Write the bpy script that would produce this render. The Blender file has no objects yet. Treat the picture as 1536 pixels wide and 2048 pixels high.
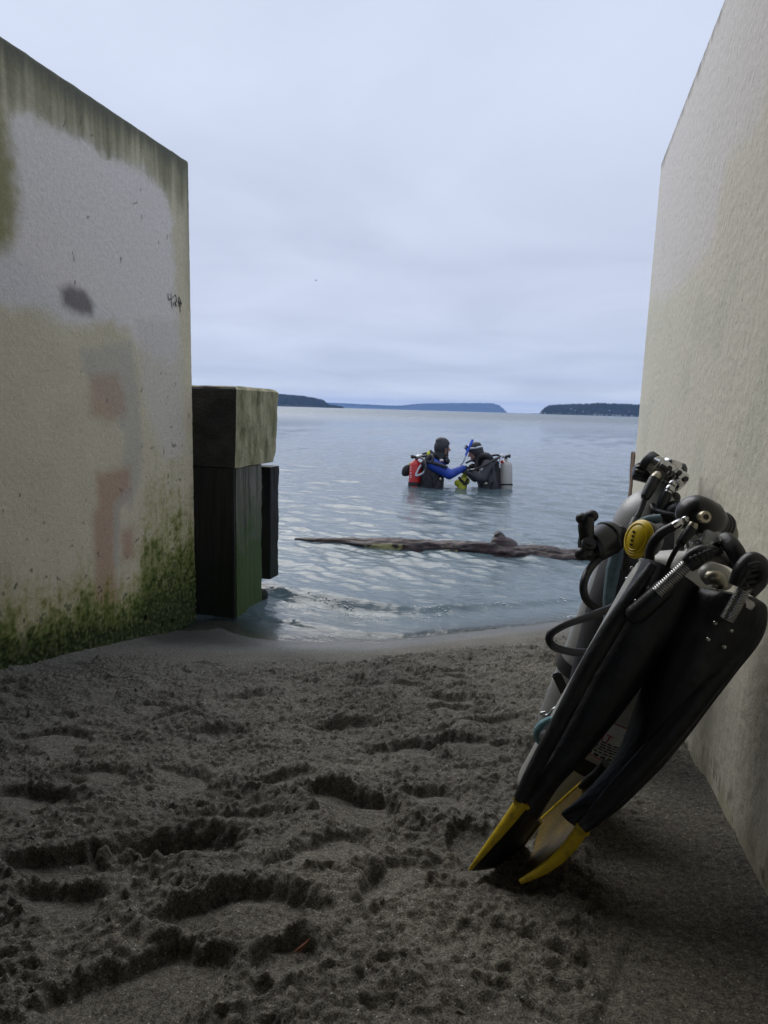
import bpy, bmesh, math, random
import numpy as np
from mathutils import Vector, Matrix, noise as mnoise

random.seed(7)
rng = np.random.default_rng(11)
S = bpy.context.scene
C = S.collection
D = bpy.data

# ----------------------------------------------------------------- camera
FPX, CAMH = 1300.0, 1.13                 # focal length in px of the 1536x2048 frame, eye height over the water
PITCH, ROLL, YAW = (math.radians(a) for a in (9.0004, 1.6955, 15.0969))
cF = Vector((-math.sin(YAW) * math.cos(PITCH), math.cos(YAW) * math.cos(PITCH), -math.sin(PITCH)))
_r0 = Vector((math.cos(YAW), math.sin(YAW), 0.0))
_u0 = _r0.cross(cF)
cR = math.cos(ROLL) * _r0 + math.sin(ROLL) * _u0
cU = -math.sin(ROLL) * _r0 + math.cos(ROLL) * _u0
CAM = Vector((0, 0, CAMH))
cam_data = D.cameras.new('camera')
cam = D.objects.new('camera', cam_data)
C.objects.link(cam)
cam.matrix_world = Matrix(((cR.x, cU.x, -cF.x, CAM.x), (cR.y, cU.y, -cF.y, CAM.y), (cR.z, cU.z, -cF.z, CAM.z), (0, 0, 0, 1)))
cam_data.sensor_fit = 'VERTICAL'
cam_data.sensor_height = 24.0
cam_data.lens = 24.0 * FPX / 2048.0
cam_data.clip_start = 0.02
cam_data.clip_end = 40000
S.camera = cam

# ----------------------------------------------------------------- world, sun, exposure
SUN_EL, SUN_AZ = math.radians(44), math.radians(-38)     # azimuth from +Y (the sea) towards -X
world = D.worlds.new('World')
S.world = world
world.use_nodes = True
wn, wl = world.node_tree.nodes, world.node_tree.links
for n in list(wn):
    wn.remove(n)
def wnode(t, **kw):
    n = wn.new(t)
    for k, v in kw.items():
        setattr(n, k, v)
    return n
sky = wnode('ShaderNodeTexSky', sky_type='NISHITA', sun_disc=False, sun_elevation=SUN_EL, sun_rotation=SUN_AZ)
wo = wnode('ShaderNodeOutputWorld')
bg = wnode('ShaderNodeBackground')
bg.inputs['Strength'].default_value = 0.1
tc = wnode('ShaderNodeTexCoord')
sx = wnode('ShaderNodeSeparateXYZ')
wl.new(tc.outputs['Generated'], sx.inputs[0])
zc = wnode('ShaderNodeMath', operation='MAXIMUM'); wl.new(sx.outputs[2], zc.inputs[0]); zc.inputs[1].default_value = 0.0
za = wnode('ShaderNodeMath', operation='ADD'); wl.new(zc.outputs[0], za.inputs[0]); za.inputs[1].default_value = 0.10
dx = wnode('ShaderNodeMath', operation='DIVIDE'); wl.new(sx.outputs[0], dx.inputs[0]); wl.new(za.outputs[0], dx.inputs[1])
dy = wnode('ShaderNodeMath', operation='DIVIDE'); wl.new(sx.outputs[1], dy.inputs[0]); wl.new(za.outputs[0], dy.inputs[1])
cx = wnode('ShaderNodeCombineXYZ'); wl.new(dx.outputs[0], cx.inputs[0]); wl.new(dy.outputs[0], cx.inputs[1])
cn = wnode('ShaderNodeTexNoise'); cn.inputs['Scale'].default_value = 0.75; cn.inputs['Detail'].default_value = 5; cn.inputs['Roughness'].default_value = 0.5
cn.inputs['Distortion'].default_value = 0.5
wl.new(cx.outputs[0], cn.inputs['Vector'])
cr = wnode('ShaderNodeValToRGB')
cr.color_ramp.elements[0].position = 0.30; cr.color_ramp.elements[0].color = (5.0, 5.55, 7.0, 1)
cr.color_ramp.elements[1].position = 0.68; cr.color_ramp.elements[1].color = (6.25, 6.85, 8.45, 1)
wl.new(cn.outputs['Fac'], cr.inputs[0])
# the overcast is greyer towards the horizon, clearing to a pale strip right above the water
hr = wnode('ShaderNodeValToRGB')
hr.color_ramp.interpolation = 'EASE'
for i, (p, c) in enumerate([(0.0, (1.6, 1.52, 1.3)), (0.026, (1.2, 1.18, 1.08)), (0.05, (0.90, 0.91, 0.92)), (0.2, (0.93, 0.93, 0.92)), (0.45, (1.02, 1.02, 1.0)), (1.0, (1.35, 1.34, 1.30))]):
    e = hr.color_ramp.elements[i] if i < 2 else hr.color_ramp.elements.new(p)
    e.position = p; e.color = (*c, 1)
wl.new(zc.outputs[0], hr.inputs[0])
mu = wnode('ShaderNodeMixRGB', blend_type='MULTIPLY'); mu.inputs[0].default_value = 1
wl.new(cr.outputs[0], mu.inputs[1]); wl.new(hr.outputs[0], mu.inputs[2])
mx = wnode('ShaderNodeMixRGB', blend_type='MIX'); mx.inputs[0].default_value = 0.94
wl.new(sky.outputs[0], mx.inputs[1]); wl.new(mu.outputs[0], mx.inputs[2])
wl.new(mx.outputs[0], bg.inputs['Color'])
wl.new(bg.outputs[0], wo.inputs['Surface'])

sun_data = D.lights.new('sun', 'SUN')
sun_data.energy = 1.5
sun_data.angle = math.radians(48)
sun_data.color = (1.0, 0.96, 0.90)
sun = D.objects.new('sun', sun_data)
C.objects.link(sun)
sdir = Vector((math.sin(SUN_AZ) * math.cos(SUN_EL), math.cos(SUN_AZ) * math.cos(SUN_EL), math.sin(SUN_EL)))
sun.rotation_euler = (-sdir).to_track_quat('-Z', 'Y').to_euler()
sun.location = (0, 0, 60)

S.view_settings.view_transform = 'Standard'
S.view_settings.look = 'None'
S.view_settings.exposure = 0.22
S.view_settings.gamma = 1.0
S.view_settings.use_curve_mapping = False
S.render.engine = 'CYCLES'
S.cycles.use_denoising = True
S.cycles.max_bounces = 8
S.cycles.transparent_max_bounces = 12

# ----------------------------------------------------------------- helpers
def at(u, v, d):
    """world point seen at photo pixel u, v at a distance d along the view axis"""
    return CAM + (cR * (u - 768) - cU * (v - 1024) + cF * FPX) * (d / FPX)
def onx(u, v, x):
    r = cR * (u - 768) - cU * (v - 1024) + cF * FPX
    return CAM + r * (x / r.x)
def onz(u, v, z):
    r = cR * (u - 768) - cU * (v - 1024) + cF * FPX
    return CAM + r * ((z - CAMH) / r.z)

def crom(pts, n=8):
    """smooth curve through tuples"""
    P = [np.array(p, float) for p in pts]
    if len(P) < 3:
        return [P[0] + (P[-1] - P[0]) * k / n for k in range(n + 1)]
    P = [2 * P[0] - P[1]] + P + [2 * P[-1] - P[-2]]
    out = []
    for i in range(1, len(P) - 2):
        a, b, c, d = P[i - 1:i + 3]
        for k in range(n):
            t = k / n
            out.append(0.5 * (2 * b + (c - a) * t + (2 * a - 5 * b + 4 * c - d) * t * t + (3 * b - a - 3 * c + d) * t ** 3))
    out.append(P[-2])
    return out

class MB:
    def __init__(self):
        self.v, self.f = [], []
    def ring_faces(self, a, b, n):
        for k in range(n):
            self.f.append((a + k, a + (k + 1) % n, b + (k + 1) % n, b + k))
    def rings(self, rings, cap=True):
        n = len(rings[0]); base = len(self.v)
        for r in rings:
            self.v += [tuple(p) for p in r]
        for i in range(len(rings) - 1):
            self.ring_faces(base + i * n, base + (i + 1) * n, n)
        if cap:
            self.f.append(tuple(range(base + n - 1, base - 1, -1)))
            e = base + (len(rings) - 1) * n
            self.f.append(tuple(range(e, e + n)))
        return self
    def tube(self, pts, r, seg=10, n=8, smooth=True, cap=True):
        """pts: points; r: a radius or one per point"""
        rr = [r] * len(pts) if not hasattr(r, '__len__') else r
        q = [(*p, a) for p, a in zip(pts, rr)]
        q = crom(q, n) if smooth else [np.array(a, float) for a in q]
        P = [Vector(a[:3]) for a in q]
        t0 = (P[1] - P[0]).normalized()
        nrm = t0.orthogonal().normalized()
        rings = []
        for i, p in enumerate(P):
            t = (P[min(i + 1, len(P) - 1)] - P[max(i - 1, 0)]).normalized()
            nrm = (nrm - t * nrm.dot(t)).normalized()
            b = t.cross(nrm)
            rad = max(q[i][3], 1e-4)
            rings.append([p + (nrm * math.cos(2 * math.pi * k / seg) + b * math.sin(2 * math.pi * k / seg)) * rad for k in range(seg)])
        return self.rings(rings, cap)
    def lathe(self, p0, p1, prof, seg=24, ref=None, flute=0.0, nf=0):
        """profile of (t along p0-p1, radius)"""
        p0, p1 = Vector(p0), Vector(p1)
        ax = (p1 - p0); t = ax.normalized()
        a = (ref - t * ref.dot(t)).normalized() if ref is not None else t.orthogonal().normalized()
        b = t.cross(a)
        rings = []
        for (s, r) in prof:
            ring = []
            for k in range(seg):
                an = 2 * math.pi * k / seg
                rr = max(r, 1e-4) * (1 - (flute if nf and math.cos(an * nf) > 0.2 else 0))
                ring.append(p0 + ax * s + (a * math.cos(an) + b * math.sin(an)) * rr)
            rings.append(ring)
        return self.rings(rings)
    def box(self, c, sx, sy, sz, rot=None):
        c = Vector(c); R = rot if rot is not None else Matrix.Identity(3); b = len(self.v)
        for x in (-1, 1):
            for y in (-1, 1):
                for z in (-1, 1):
                    self.v.append(tuple(c + R @ Vector((x * sx / 2, y * sy / 2, z * sz / 2))))
        for q in ((0, 1, 3, 2), (4, 6, 7, 5), (0, 4, 5, 1), (2, 3, 7, 6), (0, 2, 6, 4), (1, 5, 7, 3)):
            self.f.append(tuple(b + i for i in q))
        return self
    def ell(self, c, rx, ry, rz, rot=None, seg=16, rows=10):
        c = Vector(c); R = rot if rot is not None else Matrix.Identity(3); b = len(self.v)
        self.v.append(tuple(c + R @ Vector((0, 0, -rz))))
        for i in range(1, rows):
            ph = -math.pi / 2 + math.pi * i / rows
            for k in range(seg):
                an = 2 * math.pi * k / seg
                self.v.append(tuple(c + R @ Vector((rx * math.cos(ph) * math.cos(an), ry * math.cos(ph) * math.sin(an), rz * math.sin(ph)))))
        self.v.append(tuple(c + R @ Vector((0, 0, rz))))
        for k in range(seg):
            self.f.append((b, b + 1 + (k + 1) % seg, b + 1 + k))
        for i in range(rows - 2):
            self.ring_faces(b + 1 + i * seg, b + 1 + (i + 1) * seg, seg)
        e = b + 1 + (rows - 2) * seg; top = len(self.v) - 1
        for k in range(seg):
            self.f.append((e + k, e + (k + 1) % seg, top))
        return self
    def cap(self, p0, p1, r0, r1, seg=14):
        """rounded tapered limb"""
        prof = []
        L = max((Vector(p1) - Vector(p0)).length, 1e-4)
        for i in range(6):
            a = math.pi / 2 * (1 - i / 5)
            prof.append((-math.sin(a) * r0 / L, math.cos(a) * r0))
        for i in range(6):
            a = math.pi / 2 * i / 5
            prof.append((1 + math.sin(a) * r1 / L, math.cos(a) * r1))
        return self.lathe(p0, p1, prof, seg)
    def build(self, name, mat, parent=None, smooth=True, bevel=0.0, auto=True):
        me = D.meshes.new(name)
        me.from_pydata(self.v, [], self.f)
        if bevel > 0 or True:
            bm = bmesh.new(); bm.from_mesh(me)
            bmesh.ops.recalc_face_normals(bm, faces=bm.faces)
            if bevel > 0:
                ed = [e for e in bm.edges if len(e.link_faces) == 2 and e.calc_face_angle(0) > 0.7]
                bmesh.ops.bevel(bm, geom=ed, offset=bevel, segments=2, affect='EDGES', clamp_overlap=True)
            for e in bm.edges:
                if len(e.link_faces) == 2 and e.calc_face_angle(0) > math.radians(38):
                    e.smooth = False
            for fa in bm.faces:
                fa.smooth = smooth
            bm.to_mesh(me); bm.free()
        me.materials.append(mat)
        o = D.objects.new(name, me)
        C.objects.link(o)
        if parent is not None:
            put(o, parent)
        return o

def put(o, parent):
    """parent without moving (things sit unrotated at their own base point)"""
    o.parent = parent
    w = Vector((0, 0, 0)); p = parent
    while p is not None:
        w += p.location; p = p.parent
    if o.type == 'MESH' and not o.get('placed'):
        o.location = o.location - w
        o['placed'] = 1

def thing(name, label, cat, loc, group=None):
    o = D.objects.new(name, None); C.objects.link(o)
    o.empty_display_size = 0.05
    o.location = loc
    return tag(o, label, cat, group)
def tag(o, label, cat, group=None):
    o['label'] = label; o['category'] = cat
    if group:
        o['group'] = group
    return o
def structure(o):
    o['kind'] = 'structure'; return o

def grid_object(name, X, Y, Z, mat, attrs=None, smooth=True):
    """a sheet from 2-D coordinate arrays"""
    n, m = X.shape
    me = D.meshes.new(name)
    co = np.stack([X, Y, Z], -1).reshape(-1, 3).astype(np.float32)
    idx = np.arange(n * m).reshape(n, m)
    q = np.stack([idx[:-1, :-1], idx[:-1, 1:], idx[1:, 1:], idx[1:, :-1]], -1).reshape(-1, 4)
    me.vertices.add(n * m); me.vertices.foreach_set('co', co.ravel())
    me.loops.add(q.size); me.loops.foreach_set('vertex_index', q.ravel().astype(np.int32))
    me.polygons.add(len(q))
    me.polygons.foreach_set('loop_start', np.arange(0, q.size, 4, dtype=np.int32))
    me.polygons.foreach_set('loop_total', np.full(len(q), 4, dtype=np.int32))
    me.polygons.foreach_set('use_smooth', np.full(len(q), smooth))
    for k, (typ, arr) in (attrs or {}).items():
        a = me.attributes.new(k, typ, 'POINT')
        if typ == 'FLOAT':
            a.data.foreach_set('value', arr.reshape(-1).astype(np.float32))
        else:
            a.data.foreach_set('color', arr.reshape(-1, 4).astype(np.float32).ravel())
    me.update(); me.validate()
    me.materials.append(mat)
    o = D.objects.new(name, me); C.objects.link(o)
    return o

# numpy noise
def _hash(ix, iy, seed):
    h = (ix.astype(np.int64) * 374761393 + iy.astype(np.int64) * 668265263 + seed * 974711) & 0xffffffff
    h = ((h ^ (h >> 13)) * 1274126177) & 0xffffffff
    h = h ^ (h >> 16)
    return h / 4294967295.0
def gnoise(x, y, seed=0):
    """gradient noise, about -0.7..0.7"""
    x0 = np.floor(x); y0 = np.floor(y); fx = x - x0; fy = y - y0
    u = fx ** 3 * (fx * (fx * 6 - 15) + 10); v = fy ** 3 * (fy * (fy * 6 - 15) + 10)
    def g(ox, oy):
        a = _hash(x0 + ox, y0 + oy, seed) * 2 * np.pi
        return np.cos(a) * (fx - ox) + np.sin(a) * (fy - oy)
    a, b, c, d = g(0, 0), g(1, 0), g(0, 1), g(1, 1)
    return (a + (b - a) * u) * (1 - v) + (c + (d - c) * u) * v
def fbm(x, y, seed=0, o=4, gain=0.5):
    s = 0; a = 1.0
    for i in range(o):
        s = s + a * gnoise(x * 2 ** i + i * 17.3, y * 2 ** i - i * 9.1, seed + i)
        a *= gain
    return s
def sstep(a, b, x):
    t = np.clip((x - a) / (b - a), 0, 1)
    return t * t * (3 - 2 * t)

# materials
def new_mat(name):
    m = D.materials.new(name); m.use_nodes = True
    nt = m.node_tree
    b = nt.nodes['Principled BSDF']
    return m, nt, b
def N(nt, t, **kw):
    n = nt.nodes.new(t)
    for k, v in kw.items():
        if k.startswith('i_'):
            n.inputs[k[2:].replace('_', ' ')].default_value = v
        else:
            setattr(n, k, v)
    return n
def plain(name, col, rough=0.5, metal=0.0, col2=None, nscale=30, bump=0.0, bscale=200, spec=0.5, lo=0.4, hi=0.65, stretch=None, rvar=0.0):
    """a surface with a broken tint and fine relief"""
    m, nt, b = new_mat(name)
    b.inputs['Roughness'].default_value = rough
    b.inputs['Metallic'].default_value = metal
    b.inputs['Specular IOR Level'].default_value = spec
    t = N(nt, 'ShaderNodeTexCoord')
    vec = t.outputs['Object']
    if stretch:
        mp = N(nt, 'ShaderNodeMapping'); mp.inputs['Scale'].default_value = stretch
        nt.links.new(vec, mp.inputs[0]); vec = mp.outputs[0]
    if col2 is None:
        col2 = tuple(c * 0.7 for c in col)
    ns = N(nt, 'ShaderNodeTexNoise', i_Scale=nscale, i_Detail=6.0, i_Roughness=0.65)
    nt.links.new(vec, ns.inputs['Vector'])
    r = N(nt, 'ShaderNodeValToRGB')
    r.color_ramp.elements[0].position = lo; r.color_ramp.elements[0].color = (*col, 1)
    r.color_ramp.elements[1].position = hi; r.color_ramp.elements[1].color = (*col2, 1)
    nt.links.new(ns.outputs['Fac'], r.inputs[0]); nt.links.new(r.outputs[0], b.inputs['Base Color'])
    if rvar:
        mr = N(nt, 'ShaderNodeMapRange'); mr.inputs[3].default_value = max(rough - rvar, .02); mr.inputs[4].default_value = min(rough + rvar, 1)
        nt.links.new(ns.outputs['Fac'], mr.inputs[0]); nt.links.new(mr.outputs[0], b.inputs['Roughness'])
    if bump:
        n2 = N(nt, 'ShaderNodeTexNoise', i_Scale=bscale, i_Detail=4.0)
        nt.links.new(vec, n2.inputs['Vector'])
        bp = N(nt, 'ShaderNodeBump', i_Strength=1.0, i_Distance=bump)
        nt.links.new(n2.outputs['Fac'], bp.inputs['Height']); nt.links.new(bp.outputs[0], b.inputs['Normal'])
    return m

# ----------------------------------------------------------------- sand
XL, XR, YE = -1.799, 0.299, 2.932         # faces of the two walls and where they end
def shore(x):
    return np.interp(x, [-40, -1.8, -1.26, -0.8, -0.25, 0.03, 0.3, 1.5, 40], [-4, 2.72, 2.80, 2.95, 3.37, 3.58, 3.76, 4.2, 12])
def sand_base(x, y):
    pile = .040 * np.exp(-((x + 1.66) / .24) ** 2 - ((y - 3.02) / .22) ** 2)
    return pile + np.interp(shore(x) - y, [-60, -30, -10, -6.5, -2, 0, .6, 1.1, 2.33, 2.9, 3.4, 9], [-9, -3.2, -1.3, -1.0, -.36, 0, .112, .21, .427, .498, .54, .62])
def on_sand(u, v):
    z = 0.3
    for _ in range(60):
        p = onz(u, v, z); z = 0.5 * z + 0.5 * float(sand_base(p.x, p.y))
    return p
PRINTS = []                                # footprints: centre, angle, half length, half width, depth
def fp(u, v, ang, ra, rb, dep):
    p = on_sand(u, v); PRINTS.append((p.x, p.y, math.radians(ang), ra, rb, dep))
for a in [(330, 1690, 22, .135, .052, .040), (700, 1610, -4, .125, .05, .038), (470, 1845, 30, .12, .045, .034), (120, 1730, 8, .10, .045, .034),
          (690, 1450, -6, .13, .06, .030), (560, 1930, 18, .05, .03, .030), (280, 1970, 30, .13, .05, .028), (120, 1800, 20, .09, .04, .03),
          (900, 1400, -14, .12, .05, .024), (930, 1500, -3, .12, .045, .024), (560, 1560, 10, .10, .05, .020), (440, 1470, 6, .10, .05, .02),
          (100, 1480, 12, .13, .06, .026), (230, 1360, 8, .12, .06, .02), (660, 1330, 20, .09, .05, .03), (800, 1315, 0, .10, .05, .022),
          (990, 1305, -10, .08, .04, .015), (500, 1390, 25, .10, .05, .022), (780, 1780, 60, .08, .035, .022), (850, 1590, -18, .10, .045, .02),
          (60, 1600, 12, .11, .05, .03), (400, 1330, -8, .10, .05, .02), (930, 1700, 70, .05, .03, .015), (1000, 1440, 5, .1, .05, .02),
          (640, 1720, 35, .11, .045, .022), (180, 1560, 15, .11, .05, .022), (360, 1560, 0, .1, .045, .02), (800, 1500, 25, .1, .05, .018)]:
    fp(*a)

def axis(parts):
    out = []
    for a, b, n in parts:
        out.append(np.linspace(a, b, n, endpoint=False))
    return np.concatenate(out + [[parts[-1][1]]])
xs = np.concatenate([-1.9 - np.geomspace(60, .05, 22), axis([(-1.9, .32, 740)]), .32 + np.geomspace(.05, 60, 22)])
yy = [.30]
while yy[-1] < 3.95:
    yy.append(yy[-1] + .0021 + .0012 * yy[-1])
ys = np.concatenate([axis([(-9, .2, 16)]), np.array(yy), 3.95 + np.geomspace(.03, 70, 36)])
X, Y = np.meshgrid(xs, ys)
Z = sand_base(X, Y)
d_sh = shore(X) - Y
# how trampled it is: smooth by the water and along the right wall near the camera
tr = sstep(.42, .75, d_sh + .12 * fbm(X * 3, Y * 3, 5))
tr *= 1 - .93 * sstep(-.02, .16, X - .22 * (Y - .75) + .05 * fbm(X * 5, Y * 5, 9)) * sstep(1.45, 1.1, Y)
tr *= 1 - .8 * sstep(.22, .05, X - XL + .06 * fbm(X * 4, Y * 4, 15)) * sstep(1.6, 2.0, Y)
near = sstep(-8, -.3, Y) * (np.abs(X + .8) < 1.3) * sstep(4.2, 3.9, Y)
Z += near * tr * (.030 * fbm(X * 2.6, Y * 3.4, 21, 3) + .018 * fbm(X * 7, Y * 9, 31, 3))
rough = tr.copy()
soft = np.zeros_like(Z)
more = [(rng.uniform(-1.75, .1), rng.uniform(.45, 2.3), rng.normal(.25, .8), rng.uniform(.05, .11), rng.uniform(.03, .05), rng.uniform(.008, .022)) for _ in range(28)]
wob = fbm(X * 14, Y * 14, 41, 3); wob2 = fbm(X * 48, Y * 48, 47, 2)
for i, (px, py, an, ra, rb, dep) in enumerate(more + PRINTS):
    dep *= .62; ra *= .84; an += .35 * math.sin(i * 7.3)
    if not (0.35 < py < 3.2):
        continue
    sel = (np.abs(X - px) < .26) & (np.abs(Y - py) < .26)
    dxp, dyp = X[sel] - px, Y[sel] - py
    a = dxp * math.cos(an) + dyp * math.sin(an); b = -dxp * math.sin(an) + dyp * math.cos(an)
    w = rb * (1 + .35 * a / ra)
    r = np.sqrt((a / ra) ** 2 + (b / w) ** 2) + .30 * wob[sel] + .16 * wob2[sel]
    far = np.clip(b / w, -1, 1)
    floor = sstep(1.06, .82, r)
    rim = np.exp(-((r - 1.25) / .2) ** 2)
    tt = tr[sel]
    Z[sel] += tt * (-dep * floor * (.62 + .45 * far) + dep * .42 * rim * (.75 + .35 * far))
    rough[sel] *= 1 - .8 * floor
    rough[sel] = np.clip(rough[sel] + .5 * rim * tt, 0, 1.25)
def billow(x, y, s, o=2):
    return 1 - np.abs(fbm(x, y, s, o)) * 2.2
clump = np.clip(.55 + 1.2 * fbm(X * 6, Y * 6, 61, 2), .2, 1.15)
wx, wy = X + .012 * gnoise(X * 40, Y * 40, 4), Y + .012 * gnoise(X * 40, Y * 40, 14)
Z += near * rough * clump * (.0075 * fbm(wx * 22, wy * 24, 71, 2, .6) + .0105 * (billow(wx * 34, wy * 36, 75, 2) - .5) * .5
     + .0072 * fbm(wx * 58, wy * 60, 81, 2, .8) + .0060 * gnoise(X * 135, Y * 135, 91))
ch1, ch2, ch3 = fbm(wx * 13, wy * 15, 171, 3, .6), fbm(wx * 29, wy * 32, 181, 2, .6), fbm(wx * 52, wy * 55, 191, 2, .6)
Z += near * np.clip(rough, 0, 1) * (.0075 * sstep(-.05, .05, ch1) * clump + .0034 * sstep(-.08, .08, ch2 - .12) + .0018 * sstep(-.10, .10, ch3 - .15))      # broken crusts with crumbling edges
cl = gnoise(X * 46 + 2 * gnoise(X * 16, Y * 16, 4), Y * 50, 101)
Z += near * rough * .0045 * sstep(.22, .40, cl)                    # loose lumps
Z += near * (1 - np.clip(rough, 0, 1)) * (.0010 * gnoise(X * 60, Y * 60, 111) + .0007 * gnoise(X * 170, Y * 170, 121))
ROUGH = rough
# groove beside the right wall in the foreground
Z -= near * .006 * np.exp(-((X - .07 - .35 * (Y - .6)) / .006) ** 2) * sstep(.9, .6, Y)
# a little sand banked up at the foot of the walls
Z += near * .02 * (np.exp(-(X - XL) / .05) * (X > XL - .01) * sstep(2.9, 2.4, Y) + np.exp(-(XR - X) / .06) * (X < XR + .01)) * sstep(3.2, 2.4, Y)

m, nt, b = new_mat('dark_sand')
t = N(nt, 'ShaderNodeTexCoord')
def tex(scale, detail=5.0, rough=0.6):
    n = N(nt, 'ShaderNodeTexNoise', i_Scale=scale, i_Detail=detail, i_Roughness=rough); nt.links.new(t.outputs['Object'], n.inputs['Vector']); return n
n1, n2, n3 = tex(2.2), tex(420, 3.0, .7), tex(95, 5.0)
r1 = N(nt, 'ShaderNodeValToRGB'); nt.links.new(n1.outputs['Fac'], r1.inputs[0])
r1.color_ramp.elements[0].position = .35; r1.color_ramp.elements[0].color = (.108, .102, .084, 1)
r1.color_ramp.elements[1].position = .68; r1.color_ramp.elements[1].color = (.166, .155, .126, 1)
r2 = N(nt, 'ShaderNodeValToRGB'); nt.links.new(n2.outputs['Fac'], r2.inputs[0])
r2.color_ramp.elements[0].position = .30; r2.color_ramp.elements[0].color = (.22, .22, .22, 1)
r2.color_ramp.elements[1].position = .72; r2.color_ramp.elements[1].color = (1.9, 1.9, 1.9, 1)
ml = N(nt, 'ShaderNodeMixRGB', blend_type='MULTIPLY'); ml.inputs[0].default_value = 1
n4 = tex(130, 4.0, .7)
r4 = N(nt, 'ShaderNodeMapRange'); nt.links.new(n4.outputs['Fac'], r4.inputs[0]); r4.inputs[1].default_value = .32; r4.inputs[2].default_value = .68; r4.inputs[3].default_value = .42; r4.inputs[4].default_value = 1.55
m0 = N(nt, 'ShaderNodeMixRGB', blend_type='MULTIPLY'); m0.inputs[0].default_value = 1; nt.links.new(r1.outputs[0], m0.inputs[1]); nt.links.new(r4.outputs[0], m0.inputs[2])
nt.links.new(m0.outputs[0], ml.inputs[1]); nt.links.new(r2.outputs[0], ml.inputs[2])
vo = N(nt, 'ShaderNodeTexVoronoi', i_Scale=260.0); nt.links.new(t.outputs['Object'], vo.inputs['Vector'])
sp = N(nt, 'ShaderNodeSeparateColor'); nt.links.new(vo.outputs['Color'], sp.inputs[0])
gt = N(nt, 'ShaderNodeMath', operation='GREATER_THAN'); nt.links.new(sp.outputs[0], gt.inputs[0]); gt.inputs[1].default_value = .965
lt = N(nt, 'ShaderNodeMath', operation='LESS_THAN'); nt.links.new(vo.outputs['Distance'], lt.inputs[0]); lt.inputs[1].default_value = .32
sm = N(nt, 'ShaderNodeMath', operation='MULTIPLY'); nt.links.new(gt.outputs[0], sm.inputs[0]); nt.links.new(lt.outputs[0], sm.inputs[1])
m2 = N(nt, 'ShaderNodeMixRGB'); nt.links.new(sm.outputs[0], m2.inputs[0]); nt.links.new(ml.outputs[0], m2.inputs[1]); m2.inputs[2].default_value = (.42, .40, .36, 1)
wet = N(nt, 'ShaderNodeAttribute', attribute_name='wet')
m3 = N(nt, 'ShaderNodeMixRGB', blend_type='MULTIPLY'); nt.links.new(wet.outputs['Fac'], m3.inputs[0]); nt.links.new(m2.outputs[0], m3.inputs[1]); m3.inputs[2].default_value = (.56, .60, .66, 1)
nt.links.new(m3.outputs[0], b.inputs['Base Color'])
rr = N(nt, 'ShaderNodeMapRange'); nt.links.new(wet.outputs['Fac'], rr.inputs[0]); rr.inputs[3].default_value = .92; rr.inputs[4].default_value = .24
nt.links.new(rr.outputs[0], b.inputs['Roughness'])
b.inputs['Specular IOR Level'].default_value = .35
ad = N(nt, 'ShaderNodeMath', operation='MULTIPLY_ADD'); nt.links.new(n3.outputs['Fac'], ad.inputs[0]); ad.inputs[1].default_value = 1.8; nt.links.new(n2.outputs['Fac'], ad.inputs[2])
bd = N(nt, 'ShaderNodeMapRange'); nt.links.new(wet.outputs['Fac'], bd.inputs[0]); bd.inputs[3].default_value = .0028; bd.inputs[4].default_value = .0008
bp = N(nt, 'ShaderNodeBump', i_Strength=1.0); nt.links.new(bd.outputs[0], bp.inputs['Distance']); nt.links.new(ad.outputs[0], bp.inputs['Height']); nt.links.new(bp.outputs[0], b.inputs['Normal'])
WET = sstep(.46, .12, d_sh + .06 * fbm(X * 3, Y * 3, 131)) * .85
WET = np.maximum(WET, .95 * np.exp(-((X + 1.45) / .42) ** 4 - ((Y - 3.0) / .34) ** 4))
sand = structure(grid_object('sand', X, Y, Z, m, {'wet': ('FLOAT', WET)}))
M_sand = m
_xs, _ys, _Z = xs, ys, Z
def sand_z(x, y):
    i = int(np.clip(np.searchsorted(_ys, y), 0, len(_ys) - 1)); j = int(np.clip(np.searchsorted(_xs, x), 0, len(_xs) - 1))
    return float(_Z[i, j])

# ----------------------------------------------------------------- sea
nth, nr = 560, 620
th = np.radians(np.concatenate([np.linspace(-100, -48, 30, endpoint=False), np.linspace(-48, 30, nth - 60), np.linspace(30.5, 100, 30)]))
ra = np.concatenate([np.linspace(1.9, 6, 250, endpoint=False), np.geomspace(6, 45, 290, endpoint=False), np.geomspace(45, 8500, nr - 540)])
TH, RA = np.meshgrid(th, ra)
X, Y = RA * np.sin(TH), RA * np.cos(TH)
step = np.gradient(ra)[:, None] * np.ones_like(X)
depth = np.clip(-sand_base(X, Y), 0, 20)
Z = np.zeros_like(X)
for i in range(72):
    lam = math.exp(rng.uniform(math.log(.09), math.log(.95)))
    an = rng.normal(0, .42) + math.radians(18)
    kx, ky = 2 * math.pi / lam * math.sin(an), 2 * math.pi / lam * math.cos(an)
    amp = .0066 * lam ** .92 * (1.2 if lam < .22 else .85 if lam < .45 else .42) * rng.uniform(.6, 1.2)
    ph = rng.uniform(0, 6.28)
    wob = 1.6 * gnoise(X / (lam * 5), Y / (lam * 5), 300 + i)
    env = .45 + .55 * np.clip(.5 + gnoise(X / (lam * 8) + 7, Y / (lam * 8), 400 + i) * 1.4, 0, 1)
    fade = sstep(.42, .22, step / lam)
    Z += amp * env * fade * np.sin(kx * X + ky * Y + ph + wob)
calm = .10 + .90 * sstep(.0, 1.3, Y - shore(X))
Z *= calm
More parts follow.
